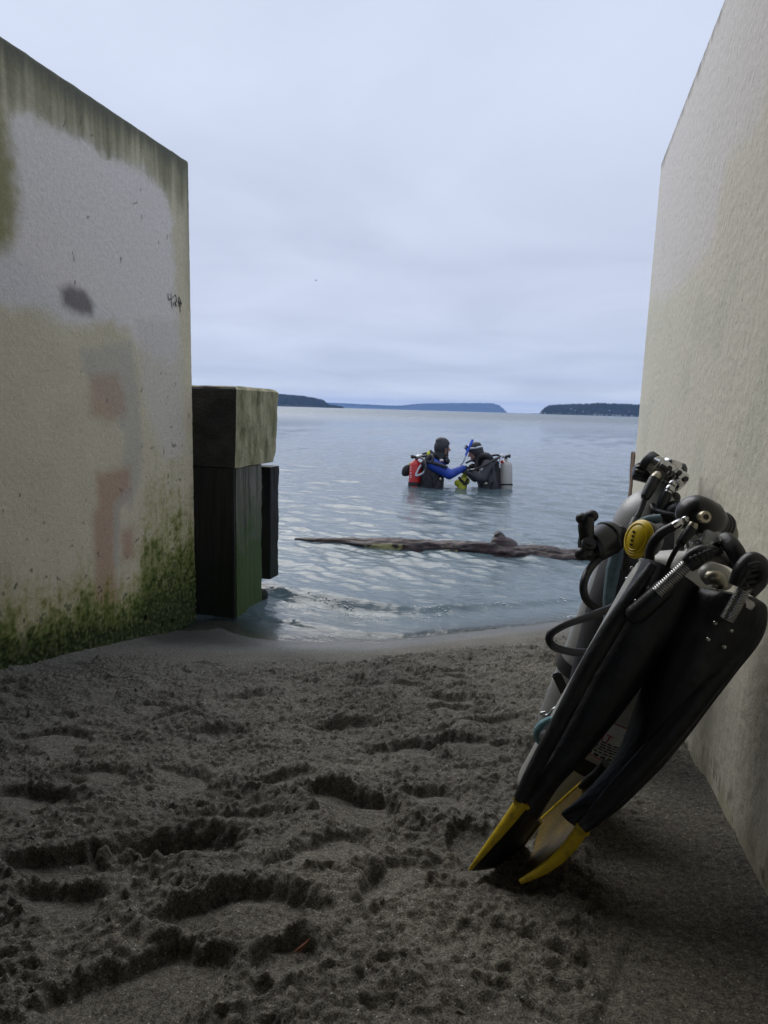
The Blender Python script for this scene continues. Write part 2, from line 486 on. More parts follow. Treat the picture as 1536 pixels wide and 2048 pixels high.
# the little wave breaking beside the left pier and running along the shore
lx = np.array([-1.75, -1.45, -1.1, -.7, -.2, .3]); ly = np.array([3.62, 3.50, 3.42, 3.50, 3.82, 4.2])
cy = np.interp(X, lx, ly) + .05 * fbm(X * 3, Y * 0 + 3, 7)
ch = np.interp(X, [-1.9, -1.5, -1.1, -.7, -.2, .2, .6], [.03, .045, .042, .026, .018, .012, 0])
dd = Y - cy
crest = np.where(dd < 0, np.exp(-(dd / .07) ** 2), np.exp(-(dd / .30) ** 2))
Z += ch * crest * (1 + .16 * fbm(X * 6, Y * 6, 17, 2)) * (Y < 8)
cy2 = cy - .42 + .05 * fbm(X * 4, Y * 0 + 9, 27)
dd2 = Y - cy2
Z += .012 * np.where(dd2 < 0, np.exp(-(dd2 / .03) ** 2), np.exp(-(dd2 / .18) ** 2)) * sstep(.3, -.6, X) * (Y < 8)
# churned water round the foot of the pier
Z += .005 * fbm(X * 9, Y * 11, 37, 4) * np.exp(-((X + 1.35) / .35) ** 2 - ((Y - 3.35) / .35) ** 2)
Z += .004 * (Y < 8)
# rings spreading from the two standing divers
for (u, v) in ((868, 975), (978, 975), (829, 975)):
    c_ = onz(u, v, 0); rr_ = np.hypot(X - c_.x, Y - c_.y)
    Z += .010 * np.exp(-rr_ / .8) * np.sin(2 * math.pi * rr_ / .42 + u) * (RA < 20)

m, nt, b = new_mat('sea_water')
t = N(nt, 'ShaderNodeTexCoord')
mp = N(nt, 'ShaderNodeMapping'); mp.inputs['Rotation'].default_value = (0, 0, math.radians(-16)); mp.inputs['Scale'].default_value = (.6, 1.5, 1)
nt.links.new(t.outputs['Object'], mp.inputs[0])
w1 = N(nt, 'ShaderNodeTexNoise', i_Scale=15.0, i_Detail=4.0, i_Roughness=.55, i_Distortion=.4); nt.links.new(mp.outputs[0], w1.inputs['Vector'])
w2 = N(nt, 'ShaderNodeTexNoise', i_Scale=.9, i_Detail=5.0, i_Roughness=.6, i_Distortion=.3); nt.links.new(mp.outputs[0], w2.inputs['Vector'])
far = N(nt, 'ShaderNodeAttribute', attribute_name='far')
b1 = N(nt, 'ShaderNodeBump', i_Strength=1.0, i_Distance=.009); nt.links.new(w1.outputs['Fac'], b1.inputs['Height'])
fd = N(nt, 'ShaderNodeMath', operation='MULTIPLY'); nt.links.new(far.outputs['Fac'], fd.inputs[0]); fd.inputs[1].default_value = .55
b2 = N(nt, 'ShaderNodeBump', i_Strength=1.0); nt.links.new(fd.outputs[0], b2.inputs['Distance']); nt.links.new(w2.outputs['Fac'], b2.inputs['Height']); nt.links.new(b1.outputs[0], b2.inputs['Normal'])
b.inputs['Base Color'].default_value = (.092, .130, .142, 1)
rf_ = N(nt, 'ShaderNodeMapRange'); nt.links.new(far.outputs['Fac'], rf_.inputs[0]); rf_.inputs[3].default_value = .05; rf_.inputs[4].default_value = .30; nt.links.new(rf_.outputs[0], b.inputs['Roughness'])
b.inputs['IOR'].default_value = 1.40
nt.links.new(b2.outputs[0], b.inputs['Normal'])
fr = N(nt, 'ShaderNodeFresnel', i_IOR=1.40); nt.links.new(b2.outputs[0], fr.inputs['Normal'])
gl = N(nt, 'ShaderNodeBsdfGlossy', i_Roughness=.04); nt.links.new(b2.outputs[0], gl.inputs['Normal'])
tp = N(nt, 'ShaderNodeBsdfTransparent'); tp.inputs[0].default_value = (.86, .90, .84, 1)
s1 = N(nt, 'ShaderNodeMixShader'); nt.links.new(fr.outputs[0], s1.inputs[0]); nt.links.new(tp.outputs[0], s1.inputs[1]); nt.links.new(gl.outputs[0], s1.inputs[2])
dp = N(nt, 'ShaderNodeAttribute', attribute_name='murk')
s2 = N(nt, 'ShaderNodeMixShader'); nt.links.new(dp.outputs['Fac'], s2.inputs[0]); nt.links.new(s1.outputs[0], s2.inputs[1]); nt.links.new(b.outputs[0], s2.inputs[2])
nt.links.new(s2.outputs[0], nt.nodes['Material Output'].inputs['Surface'])
murk = 1 - np.exp(-np.maximum(depth - .003 + np.clip(Z - .004, 0, 1), 0) * 55)
sea = structure(grid_object('sea', X, Y, Z, m, {'murk': ('FLOAT', murk), 'far': ('FLOAT', sstep(10, 160, RA))}))

# ----------------------------------------------------------------- the two concrete walls
def pin_poly(P, Q, poly):
    """signed-ish soft inside mask: distance to polygon edge, positive inside"""
    n = len(poly); inside = np.zeros(P.shape, bool); dist = np.full(P.shape, 1e9)
    for i in range(n):
        (x0, y0), (x1, y1) = poly[i], poly[(i + 1) % n]
        c = ((y0 > Q) != (y1 > Q)) & (P < (x1 - x0) * (Q - y0) / (y1 - y0 + 1e-12) + x0)
        inside ^= c
        ex, ey = x1 - x0, y1 - y0
        tt = np.clip(((P - x0) * ex + (Q - y0) * ey) / (ex * ex + ey * ey + 1e-12), 0, 1)
        dist = np.minimum(dist, np.hypot(P - x0 - tt * ex, Q - y0 - tt * ey))
    return np.where(inside, dist, -dist)
def stucco(name, bumpd):
    m, nt, b = new_mat(name)
    t = N(nt, 'ShaderNodeTexCoord')
    a = N(nt, 'ShaderNodeAttribute', attribute_name='paint')
    n1 = N(nt, 'ShaderNodeTexNoise', i_Scale=160.0, i_Detail=5.0, i_Roughness=.65); nt.links.new(t.outputs['Object'], n1.inputs['Vector'])
    n2 = N(nt, 'ShaderNodeTexNoise', i_Scale=38.0, i_Detail=5.0, i_Roughness=.6, i_Distortion=.8); nt.links.new(t.outputs['Object'], n2.inputs['Vector'])
    r = N(nt, 'ShaderNodeMapRange'); nt.links.new(n1.outputs['Fac'], r.inputs[0]); r.inputs[1].default_value = .3; r.inputs[2].default_value = .7; r.inputs[3].default_value = .90; r.inputs[4].default_value = 1.08
    mx = N(nt, 'ShaderNodeMixRGB', blend_type='MULTIPLY'); mx.inputs[0].default_value = 1; nt.links.new(a.outputs['Color'], mx.inputs[1]); nt.links.new(r.outputs[0], mx.inputs[2])
    # small dark pits
    v = N(nt, 'ShaderNodeTexNoise', i_Scale=95.0, i_Detail=2.0); nt.links.new(t.outputs['Object'], v.inputs['Vector'])
    pit = N(nt, 'ShaderNodeMapRange'); nt.links.new(v.outputs['Fac'], pit.inputs[0]); pit.inputs[1].default_value = .30; pit.inputs[2].default_value = .25; pit.inputs[3].default_value = 0; pit.inputs[4].default_value = .6
    m2 = N(nt, 'ShaderNodeMixRGB'); nt.links.new(pit.outputs[0], m2.inputs[0]); nt.links.new(mx.outputs[0], m2.inputs[1]); m2.inputs[2].default_value = (.12, .11, .09, 1)
    nt.links.new(m2.outputs[0], b.inputs['Base Color'])
    b.inputs['Roughness'].default_value = .88; b.inputs['Specular IOR Level'].default_value = .25
    su = N(nt, 'ShaderNodeMath', operation='MULTIPLY_ADD'); nt.links.new(n2.outputs['Fac'], su.inputs[0]); su.inputs[1].default_value = 1.6; nt.links.new(n1.outputs['Fac'], su.inputs[2])
    bp = N(nt, 'ShaderNodeBump', i_Strength=1.0, i_Distance=bumpd); nt.links.new(su.outputs[0], bp.inputs['Height']); nt.links.new(bp.outputs[0], b.inputs['Normal'])
    return m
def lerp(A, col, mask):
    return A + (np.array(col) - A) * np.clip(mask, 0, 1)[..., None]

def wall_mesh(name, xf, xb, ztop, colfn, mat, y0=-8.0):
    """thick wall: a finely divided face towards the passage, coarse elsewhere, rounded arris on top and at the end"""
    yv = np.concatenate([np.linspace(y0, .4, 12, endpoint=False), np.linspace(.4, YE - .02, 440, endpoint=False), YE - .02 + .02 * np.linspace(0, 1, 6)])
    zv = np.concatenate([np.linspace(-1.4, -.05, 4, endpoint=False), np.linspace(-.05, ztop - .025, 400, endpoint=False), ztop - .025 + .025 * np.linspace(0, 1, 6)])
    Yg, Zg = np.meshgrid(yv, zv)
    col, push = colfn(Yg, Zg)
    sgn = 1 if xf > xb else -1
    # round the outer arris
    rr = .014
    ey = np.clip((Yg - (YE - rr)) / rr, 0, 1); ez = np.clip((Zg - (ztop - rr)) / rr, 0, 1)
    chip = .75 + .45 * np.clip(fbm(Yg * 0 + Zg * 22, Yg * 14, 55, 3), -.5, 1)
    inset = rr * (1 - np.sqrt(np.clip(1 - np.clip(ey ** 2 + ez ** 2, 0, 1), 0, 1))) * chip
    Xg = xf + sgn * (push - inset)
    verts = np.stack([Xg, Yg, Zg], -1)
    o = grid_object(name, Xg, Yg, Zg, mat, {'paint': ('FLOAT_COLOR', np.concatenate([col, np.ones(col.shape[:2] + (1,))], -1))})
    # close it: top, end and back
    me = o.data
    bm = bmesh.new(); bm.from_mesh(me)
    bm.verts.ensure_lookup_table()
    lay = bm.verts.layers.float_color['paint']
    n, k = Yg.shape
    allv = list(bm.verts)
    def strip(idx, shift, c):
        vs = [allv[i] for i in idx]
        nv = []
        for w in vs:
            q = bm.verts.new(Vector((xb, w.co.y, w.co.z))); q[lay] = (*c, 1); nv.append(q)
        for i in range(len(vs) - 1):
            f = bm.faces.new((vs[i], vs[i + 1], nv[i + 1], nv[i])); f.smooth = False
        return nv
    top = strip([(n - 1) * k + j for j in range(k)], 0, (.10, .105, .09))
    end = strip([i * k + k - 1 for i in range(n)], 0, (.30, .29, .24))
    bm.faces.new((top[0], top[-1], end[0], bm.verts.new(Vector((xb, y0, -1.4)))))
    bmesh.ops.recalc_face_normals(bm, faces=bm.faces)
    bm.to_mesh(me); bm.free()
    return o

def pz(u, v, x):
    p = onx(u, v, x); return (p.y, p.z)
def left_paint(Yg, Zg):
    w1 = fbm(Yg * 5, Zg * 5, 3, 4); w2 = fbm(Yg * 22, Zg * 22, 13, 4); w3 = fbm(Yg * 60, Zg * 60, 23, 3)
    st = fbm(Yg * 26, Zg * 1.6, 33, 4)                               # vertical runs
    A = np.ones(Yg.shape + (3,)) * np.array([.60, .54, .385])
    A = A * (1 + .10 * w1[..., None])
    PP = lambda pts: [pz(u, v, XL) for u, v in pts]
    # grey-lilac repaint over the upper half
    poly = PP([(5, 225), (45, 215), (110, 240), (170, 275), (200, 290), (260, 325), (300, 345), (335, 385), (345, 440), (350, 520), (352, 600), (358, 700), (345, 740), (300, 720), (262, 665), (240, 655), (120, 640), (40, 610), (-30, 600), (-30, 500), (25, 480), (22, 400), (12, 300)])
    dm = pin_poly(Yg, Zg, poly) + .025 * w2 + .02 * w1
    A = lerp(A, (.73, .675, .625), sstep(-.035, .05, dm + .02 * w1))
    A = lerp(A, (.65, .63, .60), sstep(-.05, .05, pin_poly(Yg, Zg, PP([(-30, 500), (40, 520), (100, 580), (240, 640), (120, 630), (-30, 600)])) + .03 * w1) * .8)
    # lilac continuing down along the far edge
    A = lerp(A, (.62, .57, .50), .7 * sstep(-.03, .04, pin_poly(Yg, Zg, PP([(270, 640), (360, 640), (372, 900), (330, 930), (285, 800)])) + .03 * w2))
    # olive band under the coping with runs
    topd = 2.26 - Zg
    A = lerp(A, (.155, .155, .085), sstep(.30, .02, topd + .14 * st + .05 * w1) * .80 * sstep(-.02, .02, -dm + .02))
    A = lerp(A, (.10, .105, .085), sstep(.10, .01, topd + .05 * st) * .75)
    A = lerp(A, (.19, .185, .06), sstep(.08, -.02, pin_poly(Yg, Zg, PP([(-40, 240), (0, 250), (14, 330), (22, 420), (5, 480), (-40, 480)])) * -1 + .02 * w2) * .75)
    A = lerp(A, (.22, .22, .16), .55 * sstep(.07, .0, (YE - Yg) + .03 * st) * sstep(1.3, 1.9, Zg))
    # the dark rubbed patch
    A = lerp(A, (.205, .180, .170), .95 * sstep(-.015, .03, pin_poly(Yg, Zg, PP([(115, 572), (140, 566), (170, 578), (190, 610), (188, 636), (160, 632), (125, 615)])) + .008 * w2))
    # grey smear and brick-red patches
    A = lerp(A, (.45, .42, .355), .75 * sstep(-.02, .03, pin_poly(Yg, Zg, PP([(160, 700), (265, 680), (285, 860), (283, 960), (262, 1020), (240, 1010), (250, 870), (165, 740)])) + .02 * w2))
    red = [[(178, 750), (235, 745), (250, 790), (255, 830), (215, 845), (178, 830)], [(190, 945), (262, 930), (262, 990), (238, 1015), (230, 1120), (238, 1205), (215, 1228), (190, 1220), (186, 1090), (183, 1030), (194, 1010)], [(240, 1060), (268, 1050), (270, 1115), (244, 1125)]]
    for i, p in enumerate(red):
        A = lerp(A, (.43, .285, .200), (.82 if i else .62) * sstep(-.026, .034, pin_poly(Yg, Zg, PP(p)) + .010 * w2 + .005 * w3))
    A = lerp(A, (.43, .40, .34), .7 * sstep(-.01, .01, pin_poly(Yg, Zg, PP([(225, 1010), (256, 975), (262, 985), (240, 1020), (238, 1130), (228, 1130)])) + .02 * w3))
    # green growth climbing from the foot, thickest by the far corner
    foot = np.interp(Yg, [1.4, 1.7, 2.2, 2.55, 2.93], [.24, .21, .115, .06, .02])
    hgt = np.interp(Yg, [1.4, 1.7, 1.95, 2.15, 2.3, 2.45, 2.55, 2.75, 2.93], [.19, .22, .24, .27, .18, .30, .50, .58, .54])
    up = (Zg - foot) / hgt
    spread = up + .42 * w2 + .20 * w3 + .30 * w1 + .34 * st
    A = lerp(A, (.26, .245, .050), .75 * sstep(1.55, .55, spread))
    A = lerp(A, (.082, .118, .014), .90 * sstep(1.0, .42, spread))
    A = lerp(A, (.016, .028, .008), .88 * sstep(.66, .10, up + .35 * w2 + .45 * w3))
    fleck = .6 * sstep(.26, .38, w3) * sstep(1.4, .4, up)
    A = lerp(A, (.21, .22, .13), .6 * fleck)
    # scattered dark growth higher up
    A = lerp(A, (.06, .075, .03), .8 * sstep(.27, .42, w2 + .35 * w3 + .25 * st - .16 * up) * sstep(3.2, 1.2, up))
    for (u, v, r) in [(172, 1000, .006), (281, 379, .005), (5, 1022, .006), (150, 565, .006), (211, 1192, .006), (40, 990, .004), (115, 460, .004)]:
        p = pz(u, v, XL)
        A = lerp(A, (.03, .03, .025), .9 * sstep(r, r * .4, np.hypot((Yg - p[0]) * 1.5, (Zg - p[1]) * .6)))
    # short scratches and pock marks
    rs = np.random.default_rng(5)
    for _ in range(34):
        cy_, cz_, an_, ln_ = rs.uniform(1.65, 2.92), rs.uniform(.3, 2.2), rs.normal(1.3, .5), rs.uniform(.003, .022)
        q_ = (Yg - cy_) * math.cos(an_) + (Zg - cz_) * math.sin(an_); o_ = -(Yg - cy_) * math.sin(an_) + (Zg - cz_) * math.cos(an_)
        A = lerp(A, (.10, .095, .075), .7 * sstep(.0042, .0018, np.abs(o_) + .002 * w3) * sstep(ln_, ln_ * .7, np.abs(q_)))
    moss = sstep(.9, .2, spread)
    push = .0035 * w1 * 0 + moss * (.006 * np.clip(.5 + 1.5 * w3, 0, 1.4) + .004 * w2) + .0012 * w3 * .6
    for (u, v) in [(323, 1249), (344, 1244), (290, 1238)]:              # small weep holes near the foot
        p = pz(u, v, XL)
        hm = sstep(.013, .007, np.hypot(Yg - p[0], (Zg - p[1]) * .75))
        A = lerp(A, (.01, .01, .008), hm); push = push - .02 * hm
    A *= (1 + .10 * w3)[..., None]
    return np.clip(A, .008, .8), push
def right_paint(Yg, Zg):
    w1 = fbm(Yg * 4, Zg * 4, 203, 4); w2 = fbm(Yg * 20, Zg * 20, 213, 4); w3 = fbm(Yg * 60, Zg * 60, 223, 3)
    st = fbm(Yg * 20, Zg * 1.1, 233, 4)
    A = np.ones(Yg.shape + (3,)) * np.array([.74, .705, .585])
    A = A * (1 + .07 * w1[..., None] + .022 * st[..., None])
    PP = lambda pts: [pz(u, v, XR) for u, v in pts]
    dm = pin_poly(Yg, Zg, PP([(1330, 250), (1560, -300), (1560, 60), (1520, 250), (1455, 330), (1440, 420), (1425, 500), (1390, 545), (1360, 580), (1320, 610), (1300, 600)])) + .03 * w1 + .008 * st
    A = lerp(A, (.78, .74, .705), sstep(-.03, .05, dm) * .9)
    A = lerp(A, (.58, .56, .44), .45 * sstep(.0, .16, -dm) * sstep(1.2, 1.9, Zg) * sstep(-.2, .5, w1 + .3))
    A = lerp(A, (.16, .16, .12), .7 * sstep(.05, .0, 2.125 - Zg + .03 * st))
    A = lerp(A, (.53, .55, .45), .45 * sstep(-.05, .5, w1 + .10 * w2) * sstep(2.0, 1.2, Zg))
    foot = np.interp(Yg, [.86, 1.08, 1.43, 2.3, 3.7], [.498, .47, .427, .27, .0])
    up = Zg - foot
    A = lerp(A, (.34, .32, .19), .6 * sstep(.08, .0, up + .07 * st + .04 * w2))
    A = lerp(A, (.07, .075, .04), .75 * sstep(.30, .42, w2 + .5 * w3 + .35 * st) * sstep(.13, .02, up))
    A *= (1 + .08 * w3)[..., None]
    return np.clip(A, .01, .8), .0012 * w3
wall_l = wall_mesh('concrete_wall', XL, XL - .32, 2.262, left_paint, stucco('stained_stucco', .0022))
tag(wall_l, 'tall stained concrete wall on the left with green growth at its foot and red patches', 'wall')
wall_r = wall_mesh('concrete_wall', XR, XR + .32, 2.125, right_paint, stucco('pale_stucco', .0010))
tag(wall_r, 'pale concrete wall on the right that the scuba gear leans on', 'wall')

# scribble on the left wall
M_ink = plain('black_marker', (.03, .03, .03), .7)
def scribble():
    strokes = [[(335, 588), (336, 597), (337, 600), (341, 597)], [(341, 587), (342, 602), (343, 615)],
               [(345, 593), (345, 596)], [(346, 606), (346, 610)],
               [(348, 592), (350, 590), (352, 597), (352, 602), (350, 607), (349, 613)], [(348, 604), (351, 609), (353, 613)],
               [(357, 594), (355.5, 604), (357.5, 612), (359, 613), (362, 607), (357, 594)], [(356, 604), (360, 604), (358, 608), (362, 607)], [(359, 613), (359.5, 624)]]
    mb = MB()
    for s in strokes:
        P = [onx(u, v, XL) + Vector((.0016, 0, 0)) for u, v in s]
        for a, c in zip(P, P[1:]):
            d = (c - a); d.x = 0
            d.normalize(); n = Vector((0, -d.z, d.y)) * .0021
            e = d * .002
            b0 = len(mb.v)
            for q in (a - e - n, a - e + n, c + e + n, c + e - n):
                mb.v.append((XL + .003, q.y, q.z))
            mb.f.append((b0, b0 + 1, b0 + 2, b0 + 3))
    return mb.build('scribble', M_ink, wall_l, smooth=False)
scribble()

# unseen underpass deck over the photographer, its reach set to darken the foreground
M_unseen_deck = plain('unseen_deck_concrete', (.24, .23, .20), .9, col2=(.15, .15, .13), nscale=3, bump=.003, bscale=60)
unseen_deck = MB().box(((XL + XR) / 2, -3.4, 2.50), 2.9, 9.2, .46).build('unseen_deck', M_unseen_deck, smooth=False)
structure(unseen_deck)

# ----------------------------------------------------------------- the bulkhead pier by the left wall's end
M_capc = plain('mossy_cap_concrete', (.44, .395, .25), .9, col2=(.10, .105, .035), nscale=7, bump=.010, bscale=70, lo=.36, hi=.66, stretch=(1.6, 1.6, .6))
def wet_timber(name, base, green, zfade):
    m, nt, b = new_mat(name)
    t = N(nt, 'ShaderNodeTexCoord'); g = N(nt, 'ShaderNodeNewGeometry')
    mp = N(nt, 'ShaderNodeMapping'); mp.inputs['Scale'].default_value = (34, 34, 2.2); nt.links.new(t.outputs['Object'], mp.inputs[0])
    n1 = N(nt, 'ShaderNodeTexNoise', i_Scale=1.0, i_Detail=6.0, i_Roughness=.65, i_Distortion=.5); nt.links.new(mp.outputs[0], n1.inputs['Vector'])
    r = N(nt, 'ShaderNodeValToRGB'); nt.links.new(n1.outputs['Fac'], r.inputs[0])
    r.color_ramp.elements[0].position = .36; r.color_ramp.elements[0].color = (*[c * .22 for c in base], 1)
    r.color_ramp.elements[1].position = .62; r.color_ramp.elements[1].color = (*base, 1)
    n2 = N(nt, 'ShaderNodeTexNoise', i_Scale=9.0, i_Detail=6.0, i_Roughness=.65); nt.links.new(t.outputs['Object'], n2.inputs['Vector'])
    sz = N(nt, 'ShaderNodeSeparateXYZ'); nt.links.new(g.outputs['Position'], sz.inputs[0])
    mz = N(nt, 'ShaderNodeMapRange'); nt.links.new(sz.outputs[2], mz.inputs[0]); mz.inputs[1].default_value = zfade[0]; mz.inputs[2].default_value = zfade[1]; mz.inputs[3].default_value = .42; mz.inputs[4].default_value = -.25
    su = N(nt, 'ShaderNodeMath', operation='ADD'); nt.links.new(mz.outputs[0], su.inputs[0]); nt.links.new(n2.outputs['Fac'], su.inputs[1])
    mr = N(nt, 'ShaderNodeMapRange'); nt.links.new(su.outputs[0], mr.inputs[0]); mr.inputs[1].default_value = .45; mr.inputs[2].default_value = .75; mr.inputs[3].default_value = 0; mr.inputs[4].default_value = .9
    mx = N(nt, 'ShaderNodeMixRGB'); nt.links.new(mr.outputs[0], mx.inputs[0]); nt.links.new(r.outputs[0], mx.inputs[1]); mx.inputs[2].default_value = (*green, 1)
    nt.links.new(mx.outputs[0], b.inputs['Base Color'])
    b.inputs['Roughness'].default_value = .62; b.inputs['Specular IOR Level'].default_value = .3
    bp = N(nt, 'ShaderNodeBump', i_Strength=1.0, i_Distance=.012); nt.links.new(n1.outputs['Fac'], bp.inputs['Height']); nt.links.new(bp.outputs[0], b.inputs['Normal'])
    return m
M_tim = wet_timber('wet_shaded_timber', (.020, .018, .014), (.008, .012, .005), (.1, .5))  # wet timber, near-black with the passage-side face's shade in its colour
M_timg = wet_timber('mossy_timber', (.17, .16, .125), (.042, .078, .012), (.15, .9))
pier_loc = Vector((XL + .1, YE + .2, 0))
pier = thing('bulkhead_pier', 'square timber pier with chipped concrete cap beyond the left wall, standing in the wash', 'pier', pier_loc)
def rough_prism(foot, z0, z1, nz, jag, seed, taper=0.0, sub=10):
    """a post with a polygon plan, sides cut into small facets that are knocked about"""
    mb = MB()
    pl = []
    for i in range(len(foot)):
        a, c = Vector(foot[i]), Vector(foot[(i + 1) % len(foot)])
        for k in range(sub):
            pl.append((a + (c - a) * k / sub, k == 0))
    cen = sum((Vector(f) for f in foot), Vector((0, 0))) / len(foot)
    rings = []
    for j in range(nz + 1):
        z = z0 + (z1 - z0) * j / nz
        ring = []
        for (p, corner) in pl:
            o = (p - cen)
            s = 1 + taper * (j / nz - .5)
            q = cen + o * s
            nv = mnoise.noise(Vector((q.x * 9 + seed, q.y * 9, z * 7))) * jag + mnoise.noise(Vector((q.x * 31 + seed, q.y * 31, z * 26))) * jag * .6
            if corner:
                nv -= jag * .5 * (1 + mnoise.noise(Vector((seed, z * 18, q.x * 5))))
            q = q + o.normalized() * nv
            ring.append((q.x, q.y, z))
        rings.append(ring)
    return mb.rings(rings)
pA = onx(400, 1000, XL - .01)                     # where the pier comes out from behind the wall
yF = YE + .10                                     # its face towards the passage
fr_ = lambda u, v, y: CAM + (cR * (u - 768) - cU * (v - 1024) + cF * FPX) * (y / (cR * (u - 768) - cU * (v - 1024) + cF * FPX).y)
e0, e1 = fr_(398, 1000, yF), fr_(474, 1000, yF)   # left and right ends of that face
capx = fr_(476, 850, yF).x
zt = fr_(476, 772, yF).z; zb = fr_(474, 936, yF).z
yb = onx(562, 860, capx).y
def yon(u, v, x):
    return onx(u, v, x).y
timx = fr_(473, 1050, yF + .01).x
ytb = yon(524, 1050, timx)
tb = rough_prism([(XL - .18, yF + .01), (timx, yF + .01), (timx, ytb), (XL - .18, ytb)], -.5, zb - .004, 40, .006, 3.0)
timber = tb.build('post', M_timg, pier)
# cap: chamfered top and a broken far corner
cm = MB()
def cap_ring(z, ins, ch):
    x1 = capx - ins - .012 * (1 - (z - zb) / (zt - zb)); y0 = yF - .012 + ins; y1 = yb - ins
    pts = [(XL - .20, y0), (x1, y0), (x1, y1 - ch), (x1 - ch, y1), (XL - .20, y1)]
    out = []
    for i in range(5):
        a, c = Vector(pts[i]), Vector(pts[(i + 1) % 5])
        for k in range(9):
            q = a + (c - a) * k / 9
            j = mnoise.noise(Vector((q.x * 14, q.y * 14, z * 14))) * .010 + mnoise.noise(Vector((q.x * 45, q.y * 45, z * 45))) * .005
            n = (q - Vector(((XL + capx) / 2, (yF + yb) / 2))).normalized()
            q = q + n * j
            out.append((q.x, q.y, z + .004 * mnoise.noise(Vector((q.x * 20, q.y * 20, z)))))
    return out
rings = []
for k in range(22):
    f = k / 21
    z = zb + (zt - .018 - zb) * f
    rings.append(cap_ring(z, .0 + .055 * (1 - f) * 0, (.025 + .035 * (1 - f) + .03 * max(0, .12 - f) / .12)))
rings.append(cap_ring(zt - .006, .012, .03)); rings.append(cap_ring(zt, .026, .04))
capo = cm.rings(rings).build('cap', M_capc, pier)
M_capshade = plain('shaded_cap_concrete', (.013, .012, .010), .85, col2=(.055, .050, .032), nscale=6, bump=.006, bscale=70, lo=.45, hi=.85)  # near-black: shade on the cap's passage-side face put into its colour
capo.data.materials.append(M_capshade)
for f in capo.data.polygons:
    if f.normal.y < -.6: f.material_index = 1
# passage-side facing, wet and darkened for its shade; plank and round log behind
MB().box(((XL - .19 + timx) / 2, yF - .012, zb - .005 - (zb + .39) / 2), timx - XL + .19, .02, zb + .39).build('shaded_facing', M_tim, pier, bevel=.004)
px0 = fr_(527, 1050, ytb + .16).x
plk = rough_prism([(timx - .14, ytb + .16), (fr_(541, 1050, ytb + .16).x, ytb + .16), (fr_(541, 1050, ytb + .16).x, ytb + .28), (timx - .14, ytb + .28)], fr_(530, 1158, ytb + .16).z, fr_(530, 934, ytb + .16).z, 34, .006, 9.0)
plk.build('plank', M_tim, pier)
lp = fr_(526, 1192, ytb + .05)
MB().lathe((lp.x - .25, lp.y, lp.z), (lp.x + .02, lp.y - .02, lp.z), [(0, .045), (.3, .05), (.9, .05), (.98, .046), (1, .038)], 18).build('round_timber', M_tim, pier)

# stub of timber beyond the right wall's end
q0, q1 = fr_(1256, 1000, YE + .35), fr_(1262, 906, YE + .35)
post_r = rough_prism([(q0.x + .01, YE + .35), (q0.x + .16, YE + .35), (q0.x + .16, YE + .50), (q0.x + .01, YE + .50)], q0.z, q1.z, 14, .006, 21.0).build('timber_post', wet_timber('brown_timber', (.20, .12, .06), (.03, .035, .015), (-.1, .3)))
tag(post_r, 'brown weathered timber post showing past the far edge of the right wall', 'post')

# ----------------------------------------------------------------- driftwood log in the shallows
def log_material():
    m, nt, b = new_mat('wet_driftwood')
    t = N(nt, 'ShaderNodeTexCoord')
    mp = N(nt, 'ShaderNodeMapping'); mp.inputs['Scale'].default_value = (2.5, 22, 22); mp.inputs['Rotation'].default_value = (0, 0, math.radians(-8)); nt.links.new(t.outputs['Object'], mp.inputs[0])
    n1 = N(nt, 'ShaderNodeTexNoise', i_Scale=1.3, i_Detail=7.0, i_Roughness=.7, i_Distortion=.6); nt.links.new(mp.outputs[0], n1.inputs['Vector'])
    r = N(nt, 'ShaderNodeValToRGB'); nt.links.new(n1.outputs['Fac'], r.inputs[0])
    for i, (p, c) in enumerate([(.36, (.005, .004, .004)), (.48, (.024, .012, .010)), (.60, (.058, .028, .022)), (.76, (.10, .072, .064))]):
        e = r.color_ramp.elements[i] if i < 2 else r.color_ramp.elements.new(p)
        e.position = p; e.color = (*c, 1)
    a = N(nt, 'ShaderNodeAttribute', attribute_name='lichen')
    mx = N(nt, 'ShaderNodeMixRGB'); nt.links.new(a.outputs['Fac'], mx.inputs[0]); nt.links.new(r.outputs[0], mx.inputs[1]); mx.inputs[2].default_value = (.36, .34, .14, 1)
    nt.links.new(mx.outputs[0], b.inputs['Base Color'])
    b.inputs['Roughness'].default_value = .42
    bp = N(nt, 'ShaderNodeBump', i_Strength=1.0, i_Distance=.02); nt.links.new(n1.outputs['Fac'], bp.inputs['Height']); nt.links.new(bp.outputs[0], b.inputs['Normal'])
    return m
M_log = log_material()
lc = crom([(590, 1079, .016), (625, 1081, .036), (670, 1085, .054), (720, 1090, .078), (800, 1095, .098), (880, 1098, .094), (960, 1103, .102), (1010, 1106, .112), (1080, 1110, .092), (1140, 1114, .080), (1210, 1119, .080), (1290, 1124, .05)], 22)
P, seg = [], 48
for (u, v, r) in lc:
    p = onz(u, v, 0.0); P.append((p, r))
rows = []
